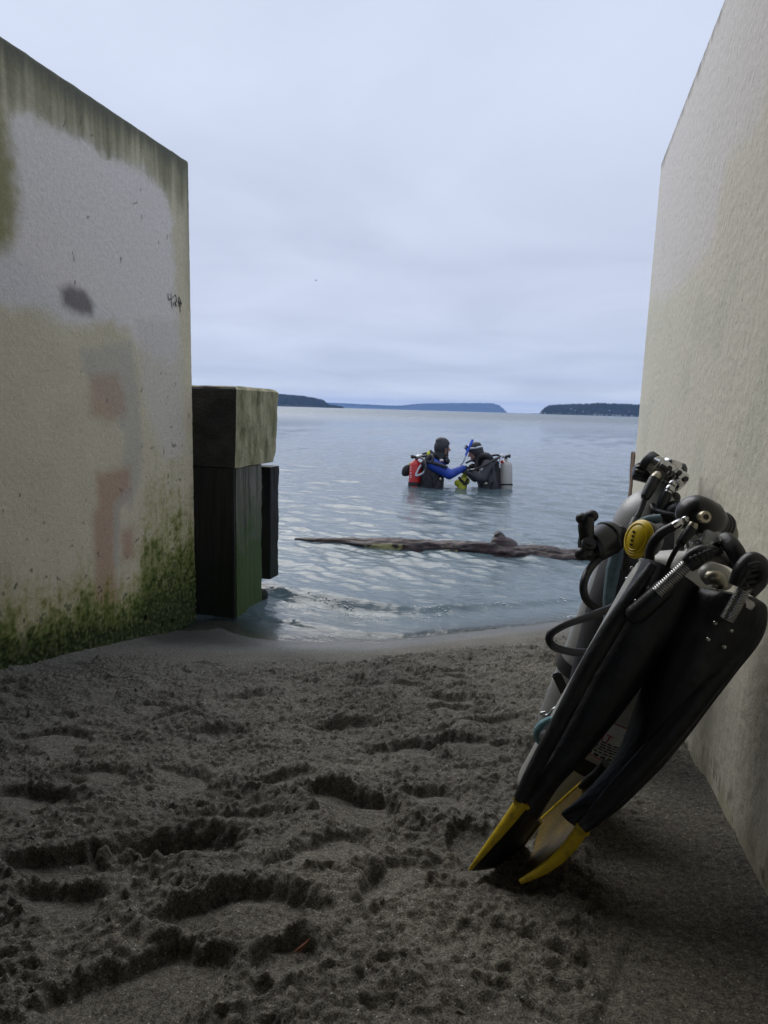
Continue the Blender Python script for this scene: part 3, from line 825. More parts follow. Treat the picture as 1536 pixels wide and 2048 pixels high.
for i, (p, r) in enumerate(P):
    tg = (P[min(i + 1, len(P) - 1)][0] - P[max(i - 1, 0)][0]).normalized()
    side = tg.cross(Vector((0, 0, 1))).normalized()
    row = []
    for k in range(seg + 1):
        an = 2 * math.pi * k / seg
        base = p + Vector((0, 0, -r * .14))
        rr = r * (1 + .30 * mnoise.noise(Vector((p.x * 3.5, math.cos(an) * 1.7, math.sin(an) * 1.7))) + .22 * mnoise.noise(Vector((p.x * 9, math.cos(an) * 4, math.sin(an) * 4 + 5))) + .16 * mnoise.noise(Vector((p.x * 4, math.cos(an) * 9, math.sin(an) * 9 + 5))) + .14 * abs(mnoise.noise(Vector((p.x * 22, math.cos(an) * 7, math.sin(an) * 7)))))
        row.append(base + side * math.cos(an) * rr * 1.25 + Vector((0, 0, 1)) * math.sin(an) * rr * .85)
    rows.append(row)
G = np.array([[tuple(q) for q in row] for row in rows])
li = np.zeros(G.shape[:2])
for i, (u, v, r) in enumerate(lc):
    for k in range(seg + 1):
        an = math.degrees(2 * math.pi * k / seg) % 360
        zz = math.sin(math.radians(an))
        nz = mnoise.noise(Vector((u * .06, an * .03, 3)))
        if 735 < u < 805 and .05 < zz < .62 and G[i, k, 1] < P[i][0].y and nz > -.15: li[i, k] = .85
        if 885 < u < 915 and .0 < zz < .45 and G[i, k, 1] < P[i][0].y and nz > -.1: li[i, k] = .7
logt = thing('driftwood_log', 'long dark waterlogged driftwood log lying in the shallow water before the divers', 'log', P[len(P) // 2][0])
lo = grid_object('trunk', G[..., 0], G[..., 1], G[..., 2], M_log, {'lichen': ('FLOAT', li)})
put(lo, logt)
sb = onz(996, 1104, 0)
MB().tube([sb + Vector((.05, .02, .02)), sb + Vector((.01, 0, .09)), sb + Vector((-.005, 0, .135)), sb + Vector((-.02, -.01, .160))], [.12, .078, .045, .022], 16).build('branch_stub', M_log, logt)

# ----------------------------------------------------------------- far shores
def cyl(u, v, dist):
    """point over the pixel column u at a ground distance"""
    r = cR * (u - 768) - cU * (v - 1024) + cF * FPX
    return CAM + r * (dist / math.hypot(r.x, r.y))
M_for = plain('far_conifers', (.030, .044, .026), .9, col2=(.012, .020, .012), nscale=.02)
M_land = plain('far_ground', (.035, .045, .028), .95, col2=(.06, .055, .045), nscale=.004)
M_bluff = plain('far_bluff', (.16, .14, .11), .95, col2=(.06, .06, .045), nscale=.01)
def headland(name, prof, dist, width, nt_, th_, seed, trees=True):
    rg = random.Random(seed)
    us = np.linspace(prof[0][0], prof[-1][0], 140)
    tops = np.interp(us, [p[0] for p in prof], [p[1] for p in prof])
    rows_ = []
    crest_ = []
    for u, v in zip(us, tops):
        c = cyl(u, v, dist); h = max(c.z, .5)
        h = h - (th_ * .75 if trees else 0) * min(1, max(0, h - 2) / (th_ + .1))
        h = max(h, .6)
        dr = Vector((c.x, c.y, 0)).normalized()
        row = []
        for s in np.linspace(-1, 1, 15):
            z = h * max(0, 1 - abs(s) ** 1.7) - 1.0
            if s < 0: z = h * (1 - min(1, abs(s)) ** 3.0) - 1.0
            z += h * .08 * mnoise.noise(Vector((u * .05, s * 2, seed)))
            q = dr * (dist + s * width)
            row.append((q.x, q.y, z))
        rows_.append(row); crest_.append((dr, h))
    g = np.array(rows_)
    o = structure(grid_object(name, g[..., 0], g[..., 1], g[..., 2], M_land))
    if trees:
        mb = MB()
        for _ in range(nt_):
            i = rg.uniform(0, len(us) - 1.001); k = int(i)
            dr, h = crest_[k]
            dr2 = crest_[k + 1][0]
            dr = (dr * (1 - i + k) + dr2 * (i - k)).normalized()
            s = rg.uniform(-.92, .25)
            z = h * ((1 - abs(s) ** 3.0) if s < 0 else (1 - s ** 1.7)) - 1.5
            if h < 3: continue
            hh = th_ * rg.uniform(.45, 1.15) * min(1, h / (th_ * .8)); wd = hh * rg.uniform(.20, .34)
            q = dr * (dist + s * width)
            b0 = len(mb.v)
            for t_ in range(5):
                a = t_ * 1.2566 + rg.random()
                mb.v.append((q.x + math.cos(a) * wd, q.y + math.sin(a) * wd, z))
            for t_ in range(5):
                a = t_ * 1.2566 + rg.random()
                mb.v.append((q.x + math.cos(a) * wd * .55, q.y + math.sin(a) * wd * .55, z + hh * .55))
            mb.v.append((q.x, q.y, z + hh))
            for t_ in range(5):
                u_ = (t_ + 1) % 5
                mb.f.append((b0 + t_, b0 + u_, b0 + 5 + u_, b0 + 5 + t_)); mb.f.append((b0 + 5 + t_, b0 + 5 + u_, b0 + 10))
        fo = mb.build('forest', M_for, smooth=False)
        fo['kind'] = 'stuff'
    return crest_, us
headland('hill', [(470, 783), (540, 788), (575, 790), (610, 793), (640, 799), (660, 806), (690, 813)], 1850, 120, 2600, 12.5, 3)
headland('hill', [(600, 806), (660, 805), (700, 807), (760, 810), (800, 811), (825, 808), (850, 806.5), (900, 806), (960, 805.5), (985, 806.5), (998, 811), (1007, 819), (1014, 825)], 7200, 400, 5200, 12, 5)
cr_r, us_r = headland('hill', [(1056, 826.5), (1078, 825.5), (1084, 817), (1095, 812), (1110, 810), (1150, 808.5), (1200, 806.5), (1240, 808), (1280, 810), (1400, 808), (1500, 812)], 1950, 130, 4200, 12.5, 8)
# houses along the far right shore
M_hw = plain('house_paint', (.46, .45, .43), .8); M_hr = plain('house_roof', (.16, .15, .15), .8)
for i, (u, dv) in enumerate([(1082, 2.6), (1090, 2.2), (1142, 12), (1150, 9), (1166, 7.5), (1190, 2.2), (1199, 2), (1204, 2.4), (1213, 2.1), (1219, 11), (1226, 2.2), (1233, 2.5), (1240, 2), (1251, 2.3), (1258, 10), (1264, 2.2)]):
    hy_ = 818 + (u - 768) * .0296
    c = cyl(u, hy_ - dv, 1950 - 132 + (16 if dv > 5 else 0))
    w_, d_, h_ = random.uniform(4, 7), random.uniform(5, 7), random.uniform(2.7, 4.2)
    if dv > 5: w_, h_ = w_ * .7, h_ * .8
    hz = max(c.z - h_, -1)
    h = thing('house', '', 'house', (c.x, c.y, hz), 'houses on the far wooded shore')
    h['label'] = 'tiny pale house under the trees at the waterline of the far right shore' if dv < 5 else 'tiny pale house up among the trees on the far right hillside'
    R = Matrix.Rotation(math.atan2(-c.x, c.y) + random.uniform(-.3, .3), 3, 'Z')
    MB().box((c.x, c.y, hz + h_ / 2), w_, d_, h_, R).build('wall', M_hw, h, smooth=False)
    rf = MB(); pts = []
    for yy_ in (-1, 1):
        for (xx_, zz_) in ((-.56, 0), (0, .5), (.56, 0)):
            pts.append(Vector((c.x, c.y, hz + h_ + .02)) + R @ Vector((xx_ * w_, yy_ * d_ * .54, zz_ * h_ * .8)))
    rf.v = [tuple(p) for p in pts]; rf.f = [(0, 1, 2), (5, 4, 3), (0, 3, 4, 1), (1, 4, 5, 2), (2, 5, 3, 0)]
    rf.build('roof', M_hr, h, smooth=False)

# ----------------------------------------------------------------- haze over the sound
mh = D.materials.new('sea_haze'); mh.use_nodes = True
mh.node_tree.nodes.clear()
pv = mh.node_tree.nodes.new('ShaderNodeVolumePrincipled'); ho = mh.node_tree.nodes.new('ShaderNodeOutputMaterial')
pv.inputs['Color'].default_value = (.30, .52, 1.0, 1); pv.inputs['Density'].default_value = 1.3e-4; pv.inputs['Anisotropy'].default_value = .2
mh.node_tree.links.new(pv.outputs[0], ho.inputs['Volume'])
hz_ = MB().box((0, 0, 55), 18400, 18400, 130).build('haze', mh, smooth=False)
hz_['kind'] = 'stuff'

# ================================================================= dive gear leaning on the right wall
M_rub = plain('black_rubber', (.010, .011, .014), .42, col2=(.020, .021, .025), nscale=40, bump=.0006, bscale=220, rvar=.1)
M_fin = plain('dusty_fin_rubber', (.008, .009, .013), .50, col2=(.060, .063, .070), nscale=9, bump=.0016, bscale=90, lo=.50, hi=.86, rvar=.16, stretch=(1, 2.2, 1))
M_finy = plain('scuffed_yellow_plastic', (.60, .43, .012), .45, col2=(.22, .15, .02), nscale=60, bump=.0012, bscale=260, lo=.48, hi=.74, rvar=.1)
M_finb = plain('dirty_yellow_blade', (.16, .105, .012), .5, col2=(.05, .035, .010), nscale=22, bump=.0008, bscale=200, lo=.4, hi=.7)
M_yel = plain('yellow_plastic', (.72, .52, .01), .35, col2=(.6, .42, .01), nscale=20)
M_chr = plain('worn_chrome', (.62, .62, .62), .20, 1.0, col2=(.40, .40, .39), nscale=60, rvar=.1)
M_brs = plain('dull_brass', (.50, .46, .36), .35, .9)
M_stl = plain('steel_spring', (.55, .55, .54), .32, .9)
M_pla = plain('black_plastic', (.011, .011, .013), .30, col2=(.018, .018, .02), nscale=25, rvar=.08)
M_tkA = plain('grey_cylinder_paint', (.36, .36, .355), .42, .25, col2=(.22, .22, .22), nscale=18, lo=.48, hi=.85, bump=.0004, bscale=300, rvar=.1)
M_tkB = plain('pale_cylinder_paint', (.44, .44, .41), .42, .15, col2=(.28, .28, .26), nscale=16, lo=.5, hi=.85, bump=.0004, bscale=300, rvar=.1)
M_web = plain('black_webbing', (.010, .010, .011), .75, col2=(.02, .02, .02), nscale=300, bump=.0008, bscale=500)
M_nyl = plain('black_nylon', (.012, .012, .015), .7, col2=(.02, .02, .024), nscale=12, bump=.0016, bscale=60)
M_teal = plain('faded_teal_fabric', (.13, .20, .23), .7, col2=(.08, .12, .14), nscale=20, bump=.001, bscale=250)
M_wht = plain('white_plastic', (.85, .87, .88), .3, col2=(.5, .52, .54), nscale=30)
M_lab = plain('worn_white_label', (.62, .64, .66), .5, col2=(.42, .43, .44), nscale=30, lo=.5, hi=.8)
M_red = plain('red_print', (.50, .05, .05), .5); M_blk = plain('dark_print', (.05, .06, .08), .5)
M_rop = plain('teal_rope', (.22, .40, .45), .9, col2=(.12, .25, .29), nscale=160, bump=.002, bscale=260)
M_ropw = plain('white_rope', (.66, .66, .68), .9, col2=(.4, .42, .5), nscale=160, bump=.002, bscale=260)
A = at
def TP(l):
    """tuples u, v, depth -> points"""
    return [A(*p) for p in l]
def px(r, d):
    return r * d / FPX

# ---- cylinders
def cylinder(base, shoulder, rad, label, mat, group):
    t = thing('scuba_tank', label, 'scuba tank', base, group)
    pr = [(0, .0), (0, rad * .66), (.010, rad * .86), (.03, rad * .97), (.055, rad), (.97, rad), (1.02, rad * .965), (1.06, rad * .86), (1.095, rad * .68), (1.12, rad * .46), (1.135, rad * .30), (1.15, rad * .27), (1.185, rad * .27)]
    MB().lathe(base, shoulder, pr, 40, ref=-cF).build('body', mat, t)
    return t
def ring(t, base, sh, t0, t1, rad, name, mat, extra=.004, seg=40):
    L = (sh - base).length
    MB().lathe(base, sh, [(t0, rad * .9), (t0, rad + extra), (t1, rad + extra), (t1, rad * .9)], seg, ref=-cF).build(name, mat, t)
baseA, shA = Vector((.050, 1.50, .375)), onx(1297, 1045, .192)
tankA = cylinder(baseA, shA, .071, 'grey scuba tank with a black strap low down, rearmost against the right wall', M_tkA, 'scuba tanks leaning on the right wall')
ring(tankA, baseA, shA, .305, .360, .071, 'strap', M_web, .0035)
pb = A(1121, 1366, 1.43)
MB().box(pb, .020, .010, .05, Matrix.Rotation(-.5, 3, 'Y')).build('buckle', M_pla, tankA, bevel=.003)
topA = baseA + (shA - baseA) * 1.17
dirA = (shA - baseA).normalized()
MB().lathe(topA - dirA * .015, topA + dirA * .05, [(0, .017), (.3, .017), (.35, .021), (.9, .021), (1, .016)], 20).lathe(topA + dirA * .02, A(1352, 945, 1.45), [(0, .012), (1, .012)], 16).build('valve', M_chr, tankA)
k0, k1 = A(1308, 951, 1.405), A(1267, 941, 1.41)
MB().lathe(k0, k1, [(0, .012), (.08, .0185), (.15, .0205), (.86, .0200), (.97, .016), (1, .012)], 60, flute=.13, nf=10).build('valve_knob', M_pla, tankA)
MB().lathe(A(1352, 944, 1.46), A(1372, 948, 1.45), [(0, .014), (.1, .022), (.7, .022), (1, .013)], 24).build('valve_cap', M_rub, tankA)

baseB, shB = Vector((.024, 1.09, .456)), onx(1352, 1180, .185)
tankB = cylinder(baseB, shB, .071, 'pale scuba tank with a worn white label, half hidden behind the black fins', M_tkB, 'scuba tanks leaning on the right wall')
ring(tankB, baseB, shB, .275, .335, .071, 'strap', M_web, .003)
dirB = (shB - baseB).normalized(); LB = (shB - baseB).length
refB = (-cF - dirB * (-cF).dot(dirB)).normalized(); perB = dirB.cross(refB)
def onB(ang, tt, off=.0):
    a = math.radians(ang)
    return baseB + dirB * (tt * LB) + (refB * math.cos(a) + perB * math.sin(a)) * (.071 + off)
sgn = 1 if perB.dot(cR) > 0 else -1
def patch(a0, a1, t0, t1, off, name, mat, parent, n=14):
    mb = MB(); rows = []
    for o_ in (off, off - .0012):
        for i in range(n + 1):
            a = (a0 + (a1 - a0) * i / n) * sgn
            mb.v.append(tuple(onB(a, t0, o_))); mb.v.append(tuple(onB(a, t1, o_)))
    k = 2 * (n + 1)
    for i in range(n):
        mb.f.append((2 * i, 2 * i + 1, 2 * i + 3, 2 * i + 2)); mb.f.append((k + 2 * i, k + 2 * i + 2, k + 2 * i + 3, k + 2 * i + 1))
        mb.f.append((2 * i, 2 * i + 2, k + 2 * i + 2, k + 2 * i)); mb.f.append((2 * i + 1, k + 2 * i + 1, k + 2 * i + 3, 2 * i + 3))
    mb.f.append((0, k, k + 1, 1)); e = 2 * n; mb.f.append((e, e + 1, k + e + 1, k + e))
    return mb.build(name, mat, parent)
lab = patch(-75, 62, 0.355, 0.520, .0010, 'label', M_lab, tankB, 20)
patch(-75, 62, 0.3600, 0.3640, .0016, 'label_rule', M_red, lab, 20); patch(-75, 62, 0.5110, 0.5140, .0016, 'label_rule', M_red, lab, 20); patch(-75, 62, 0.5160, 0.5185, .0016, 'label_rule', M_blk, lab, 20)
def curved_text(body, a_mid, t_mid, size, mat, name):
    cu = D.curves.new('lettering', 'FONT'); cu.body = body; cu.size = size; cu.align_x = 'CENTER'; cu.align_y = 'CENTER'; cu.resolution_u = 3
    o = D.objects.new('lettering', cu); C.objects.link(o)
    me = D.meshes.new_from_object(o.evaluated_get(bpy.context.evaluated_depsgraph_get()))
    D.objects.remove(o); D.curves.remove(cu)
    for v in me.vertices:
        v.co = onB(sgn * (a_mid + math.degrees(v.co.x / .072)), t_mid + v.co.y / LB, .0018)
    me.materials.append(mat); me.name = name
    q = D.objects.new(name, me); C.objects.link(q); put(q, lab); return q
curved_text('NT', -12, 0.447, .020, M_red, 'red_lettering')
for t_, a0, a1 in [(0.502, 12, 52), (0.492, 18, 50), (0.482, 8, 54), (0.472, 20, 52), (0.460, 14, 50)]:
    mbp = None
    x = a0
    while x < a1 - 2:
        w_ = random.uniform(3, 8); patch(x, min(x + w_, a1), t_, t_ + .0045, .0016, 'print_line', M_blk, lab, 2); x += w_ + 1.5
for t_ in (.427, .417, .407, .397, .385):
    x = -40
    while x < 30:
        w_ = random.uniform(4, 10); patch(x, x + w_, t_, t_ + .0052, .0016, 'print_line', M_blk, lab, 2); x += w_ + 1.5
for k in range(7):
    patch(24 + k * 4.2, 27 + k * 4.2, .438, .460, .0016, 'print_line', M_blk, lab, 1)
for k in range(9):
    patch(-30 + k * 9, -24 + k * 9, .368, .378, .0016, 'print_line', M_blk, lab, 1)
MB().box(onB(40 * sgn, .25, .006), .012, .006, .012).build('strap_ring', M_chr, tankB, bevel=.002)

# ---- first regulator (chrome) on the rear tank
regA = thing('regulator', 'chrome regulator with black hoses screwed on top of the rear grey tank', 'regulator', topA, 'regulators on the leaning tanks')
f0, f1 = A(1303, 927, 1.39), A(1368, 968, 1.35)
MB().lathe(f0, f1, [(0, 0.0176), (.02, 0.0216), (.20, 0.0233), (.22, 0.0216), (.27, 0.0216), (.29, 0.0233), (.55, 0.0233), (.58, 0.0202), (.62, 0.0202), (.63, 0.0229), (.66, 0.0229), (.67, 0.0202), (.71, 0.0202), (.72, 0.0229), (.76, 0.0229), (.77, 0.0194), (.81, 0.0194), (.82, 0.0224), (.93, 0.0216), (.99, 0.0176), (1, 0.0070), (.96, 0.0053)], 32).build('first_stage', M_chr, regA)
MB().lathe(A(1289, 918, 1.40), f0 + (f1 - f0) * .06, [(0, .013), (.12, .0205), (.3, .0235), (.9, .0235), (1, .020)], 30).build('end_cap', M_rub, regA)
for s_, an in ((.40, .2), (.5, -.5), (.7, .35), (.88, .15)):
    c_ = f0 + (f1 - f0) * s_
    up = (-cF * math.cos(an) + cU * math.sin(an)).normalized()
    MB().lathe(c_ + up * .018, c_ + up * .0275, [(0, .0055), (1, .0055)], 10).build('port_plug', M_pla, regA)
pl_ = f0 + (f1 - f0) * .52 - cF * .0258
axf = (f1 - f0).normalized()
MB().lathe(A(1345, 958, 1.40), topA + dirA * .01, [(0, .014), (.5, .011), (1, .016)], 16).build('yoke', M_chr, regA)
def hose(pts, rad_px, name, parent, mat=None, seg=12, n=8):
    P_ = TP(pts); d_ = [p[2] for p in pts]
    rr = [px(r, d) for r, d in zip(rad_px if hasattr(rad_px, '__len__') else [rad_px] * len(pts), d_)]
    return MB().tube(P_, rr, seg, n).build(name, mat or M_rub, parent)
MB().lathe(A(1316, 948, 1.365), A(1307, 962, 1.36), [(0, px(9, 1.36)), (.5, px(11, 1.36)), (1, px(9, 1.36))], 14).build('fitting', M_brs, regA)
hose([(1309, 957, 1.36), (1300, 976, 1.355), (1291, 994, 1.35), (1290, 996, 1.35), (1283, 1016, 1.345), (1273, 1036, 1.34), (1272, 1038, 1.34), (1263, 1062, 1.33), (1257, 1090, 1.33), (1250, 1120, 1.34)], [11, 11.5, 9.5, 6, 5.5, 6, 8.5, 10, 9.5, 8], 'hose', regA)
MB().lathe(A(1348, 962, 1.345), A(1333, 990, 1.34), [(0, px(6, 1.34)), (.15, px(9, 1.34)), (.3, px(9, 1.34)), (.35, px(7, 1.34)), (.5, px(10, 1.34)), (.7, px(10, 1.34)), (.75, px(8, 1.34)), (1, px(9, 1.34))], 16).build('fitting', M_chr, regA)
hose([(1335, 985, 1.34), (1326, 1004, 1.34), (1318, 1022, 1.34), (1306, 1050, 1.33), (1300, 1075, 1.31)], [11, 11.5, 9, 8, 8], 'hose', regA)
hose([(1304, 1012, 1.36), (1312, 1022, 1.34), (1332, 1029, 1.32), (1352, 1034, 1.31), (1380, 1050, 1.30)], 7.5, 'hose', regA)
MB().ell(A(1308, 1000, 1.40), .018, .02, .036, Matrix.Rotation(.35, 3, 'Y')).ell(A(1312, 1040, 1.38), .024, .024, .026).ell(A(1346, 996, 1.39), .0155, .016, .0155).ell(A(1334, 1000, 1.39), .017, .016, .014).build('second_stage', M_pla, regA)
MB().ell(A(1352, 1030, 1.33), .026, .02, .026).ell(A(1352, 1012, 1.34), .016, .014, .012).build('second_stage', M_rub, regA)

# ---- buoyancy vest of the rear tank, with its inflator
vest = thing('buoyancy_vest', 'black buoyancy vest with a teal panel and hanging inflator, strapped between the leaning tanks', 'dive vest', baseA + Vector((0, -.1, 0)))
def slab(poly, d0, th_, name, mat, parent, nsub=5, bulge=.0):
    """closed padded panel following a px outline, at its own depth"""
    fr0 = [A(u, v, d) for u, v, d in [(p[0], p[1], p[2] if len(p) > 2 else d0) for p in poly]]
    cen = sum(fr0, Vector()) / len(fr0)
    mb = MB(); n = len(fr0)
    rings = []
    for k, (s_, off) in enumerate([(.0, -.0 - bulge), (.55, -bulge * .8), (.86, -bulge * .35), (1.0, th_ * .30), (1.0, th_ * .7), (.86, th_)]):
        rings.append([cen + (p - cen) * max(s_, .02) + cF * off for p in fr0])
    mb.rings(rings)
    return mb.build(name, mat, parent)
slab([(1258, 1068, 1.33), (1300, 1050, 1.31), (1345, 1075, 1.28), (1330, 1150, 1.24), (1290, 1240, 1.24), (1240, 1330, 1.27), (1190, 1392, 1.31), (1146, 1390, 1.36), (1165, 1300, 1.35), (1190, 1200, 1.34), (1216, 1120, 1.33)], 1.3, .06, 'back_pad', M_nyl, vest, bulge=.012)
slab([(1229, 1085, 1.30), (1248, 1062, 1.30), (1252, 1090, 1.29), (1240, 1150, 1.285), (1225, 1222, 1.285), (1210, 1256, 1.29), (1208, 1200, 1.295), (1214, 1140, 1.30)], 1.29, .012, 'side_panel', M_teal, vest)
slab([(1300, 1050, 1.20), (1330, 1046, 1.19), (1352, 1060, 1.18), (1350, 1105, 1.16), (1325, 1140, 1.16), (1300, 1130, 1.18), (1292, 1090, 1.2)], 1.18, .05, 'shoulder_strap', M_nyl, vest, bulge=.01)
hose([(1262, 1075, 1.25), (1275, 1052, 1.24), (1296, 1040, 1.23), (1322, 1036, 1.22)], [8, 9, 9, 8], 'collar_piping', vest, M_teal)
i0, i1 = A(1176, 1098, 1.20), A(1234, 1066, 1.235)
MB().lathe(i0, i1, [(0, .012), (.02, .026), (.10, .0315), (.5, .0325), (.62, .030), (.66, .033), (.80, .031), (.95, .022), (1, .012)], 28).build('dump_valve', M_pla, vest)
MB().lathe(A(1175, 1092, 1.165), A(1180, 1084, 1.15), [(0, .011), (.4, .013), (.8, .012), (.8, .007), (1, .006)], 18).build('mouthpiece', M_rub, vest)
hose([(1172, 1108, 1.19), (1173, 1075, 1.185), (1172, 1052, 1.18), (1175, 1034, 1.18)], [15, 15, 16, 14], 'inflator_grip', vest, M_pla)
MB().ell(A(1163, 1037, 1.18), .0105, .011, .0105).ell(A(1183, 1032, 1.185), .0125, .012, .0115).ell(A(1163, 1108, 1.18), .012, .012, .012).build('inflator_button', M_rub, vest)
hose([(1225, 1075, 1.24), (1240, 1058, 1.23), (1252, 1070, 1.23), (1254, 1100, 1.24), (1250, 1140, 1.26)], 7, 'hose', vest)
hose([(1202, 1112, 1.20), (1178, 1140, 1.17), (1167, 1170, 1.155), (1172, 1198, 1.16), (1190, 1214, 1.19), (1215, 1222, 1.24)], 8, 'hose', vest)
hose([(1262, 1192, 1.22), (1232, 1212, 1.17), (1180, 1232, 1.13), (1128, 1250, 1.11), (1100, 1270, 1.105), (1106, 1292, 1.11), (1140, 1303, 1.13), (1180, 1305, 1.15), (1225, 1300, 1.2)], 8, 'hose', vest)
for (u, v) in ((1264, 1136), (1254, 1158)):
    MB().ell(A(u, v, 1.225), .004, .004, .004, seg=10, rows=6).build('snap', M_chr, vest)

# ---- second regulator (black) on the front tank with the yellow second stage
topB = baseB + dirB * LB * 1.17
regB = thing('regulator', 'black domed regulator with a yellow second stage on the front labelled tank', 'regulator', topB, 'regulators on the leaning tanks')
b0, b1 = A(1368, 1018, .905), A(1432, 1046, .925)
MB().lathe(b0, b1, [(-.04, .0), (-.03, .012), (.08, .0205), (.24, .0262), (.45, .0275), (.75, .0265), (.9, .022), (1, .020)], 36).build('first_stage', M_pla, regB)
MB().lathe(A(1424, 1046, .925), A(1452, 1054, .945), [(0, .018), (.15, .0205), (.35, .019), (.42, .0205), (.6, .019), (.66, .0205), (.85, .0185), (1, .012)], 30).build('yoke_knob', M_rub, regB)
MB().lathe(A(1395, 1052, .925), topB - dirB * .02, [(0, .014), (.5, .012), (1, .017)], 16).lathe(topB - dirB * .035, topB + dirB * .01, [(0, .014), (.2, .016), (.8, .016), (1, .012)], 20).build('valve', M_chr, tankB)
MB().lathe(A(1436, 1068, .96), A(1462, 1062, .965), [(0, .012), (.1, .019), (.8, .0195), (1, .014)], 24).build('valve_knob', plain('bone_plastic', (.42, .41, .34), .45), tankB)
MB().tube(TP([(1404, 1158, .89), (1420, 1150, .885), (1440, 1156, .885), (1452, 1170, .89)]), [.010, .016, .016, .010], 14).build('valve_guard', M_tkB, tankB)
q0 = A(1407, 1034, .885)
MB().lathe(q0 + cF * .004, q0 - cF * .006 + cR * .001, [(0, .0085), (.7, .0085), (.9, .0078), (.9, .0042), (.5, .0038)], 22).build('port_ring', M_brs, regB)
MB().lathe(q0 + cF * .002, q0 - cF * .003, [(0, .0035), (1, .003)], 8).build('port_plug', M_pla, regB)
MB().lathe(A(1380, 1034, .90), A(1343, 1056, .895), [(0, .0035), (.15, .0035), (.16, .0055), (.35, .0055), (.4, .004), (.5, .0065), (.85, .0065), (.9, .0058), (1, .0058)], 16).build('fitting', M_chr, regB)
hose([(1347, 1053, .895), (1323, 1067, .90), (1306, 1088, .91), (1299, 1114, .93), (1302, 1150, .96), (1300, 1190, .98)], [9.5, 10, 10, 10, 10, 10], 'hose', regB)
MB().lathe(A(1388, 1046, .885), A(1382, 1060, .885), [(0, .0055), (.5, .0068), (1, .006)], 14).build('fitting', M_brs, regB)
hose([(1384, 1056, .885), (1372, 1072, .885), (1361, 1086, .885), (1360, 1088, .885), (1347, 1108, .89), (1336, 1132, .90), (1326, 1165, .92)], [11, 11, 9, 5.5, 5, 5, 5], 'hose', regB)
MB().box(A(1408, 1072, .905), .018, .008, .010, Matrix.Rotation(.5, 3, 'Y')).box(A(1398, 1086, .90), .020, .01, .007, Matrix.Rotation(-.3, 3, 'Y')).build('clamp', M_chr, regB, bevel=.0015)
MB().box(A(1421, 1076, .885), .022, .010, .018, Matrix.Rotation(.3, 3, 'Y')).box(A(1433, 1073, .885), .012, .008, .012, Matrix.Rotation(-.4, 3, 'Y')).box(A(1410, 1082, .885), .010, .008, .010, Matrix.Rotation(-.6, 3, 'Y')).build('clear_swivel', M_wht, regB, bevel=.002)
oc = A(1280, 1078, .985)
oax = (-cR * .88 - cF * .42 + cU * .18).normalized()
oup = (cU - oax * oax.dot(cU)).normalized(); oup = (oup * .96 + oax.cross(oup) * -.28).normalized(); oside = oup.cross(oax)
def oct_ring(s_, r_, k=28, squash=1.0):
    out = []
    for i in range(k):
        a = 2 * math.pi * i / k
        rr = r_ * (1 + .06 * math.cos(2 * a) + .05 * max(0, -math.sin(a)) ** 3)
        out.append(oc + oax * s_ + oup * math.sin(a) * rr * 1.14 + oside * math.cos(a) * rr * .86)
    return out
MB().rings([oct_ring(-.030, .012), oct_ring(-.028, .021), oct_ring(-.012, .027), oct_ring(-.002, .0275), oct_ring(.001, .025)]).build('second_stage', M_pla, regB)
yc = MB().rings([oct_ring(-.002, .0265), oct_ring(.003, .0280), oct_ring(.007, .0262), oct_ring(.0095, .0215), oct_ring(.0085, .0195), oct_ring(.0105, .0165), oct_ring(.0125, .006), oct_ring(.0125, .001)]).build('cover', M_yel, regB)
for i in range(4):
    c_ = oc + oax * .0118 + oup * (.008 - .0065 * i) - oside * (.004 - .0012 * i) * 1.0
    MB().box(c_, .004, .004, .0032, Matrix((oside, oax, oup)).transposed()).build('vent_slot', M_pla, yc)
for i in range(3):
    a0 = -2.3; P_ = []
    for k in range(6):
        a = a0 + k * .28; rr = .0265 - i * .0038
        P_.append(oc + oax * (.008 + .001 * i) + oup * math.sin(a) * rr + oside * math.cos(a) * rr * .86)
    MB().tube(P_, .0013, 6, 3).build('lip', M_yel, yc)
MB().lathe(A(1286, 1118, .965), A(1278, 1152, .96), [(0, .004)] + [(0.05 + i * .09 + j * .045, .0058 if j == 0 else .0046) for i in range(10) for j in (0, 1)] + [(1, .004)], 14).build('hose_sleeve', M_wht, regB)
MB().lathe(A(1362, 1082, .97), A(1362, 1102, .97), [(0, .004)] + [(0.05 + i * .1 + j * .05, .0058 if j == 0 else .0046) for i in range(9) for j in (0, 1)] + [(1, .004)], 12).build('hose_sleeve', M_stl, regB)

# ---- teal tether with its clip
tet = thing('tether', 'short teal and white knotted cord with a steel clip beside the labelled tank', 'rope', A(1085, 1470, 1.13))
hose([(1112, 1436, 1.09), (1098, 1440, 1.08), (1082, 1450, 1.075), (1074, 1466, 1.075), (1079, 1482, 1.08), (1092, 1486, 1.085), (1100, 1476, 1.09)], [4.5, 6, 7, 7.5, 7, 5.5, 4.5], 'cord', tet, M_rop)
hose([(1108, 1446, 1.085), (1116, 1458, 1.08), (1106, 1470, 1.075), (1088, 1466, 1.07), (1084, 1474, 1.07), (1096, 1480, 1.07)], [6, 7, 7, 6.5, 6, 5], 'knot', tet, M_ropw)
hose([(1090, 1478, 1.07), (1086, 1492, 1.07), (1080, 1504, 1.07), (1072, 1512, 1.07), (1070, 1506, 1.07), (1076, 1494, 1.07), (1083, 1482, 1.07)], 2.2, 'clip', tet, M_chr, seg=8)
hose([(1118, 1412, 1.12), (1106, 1418, 1.12), (1094, 1430, 1.12), (1084, 1430, 1.12), (1082, 1426, 1.12), (1090, 1424, 1.12)], 2.4, 'hook', tet, M_chr, seg=8)

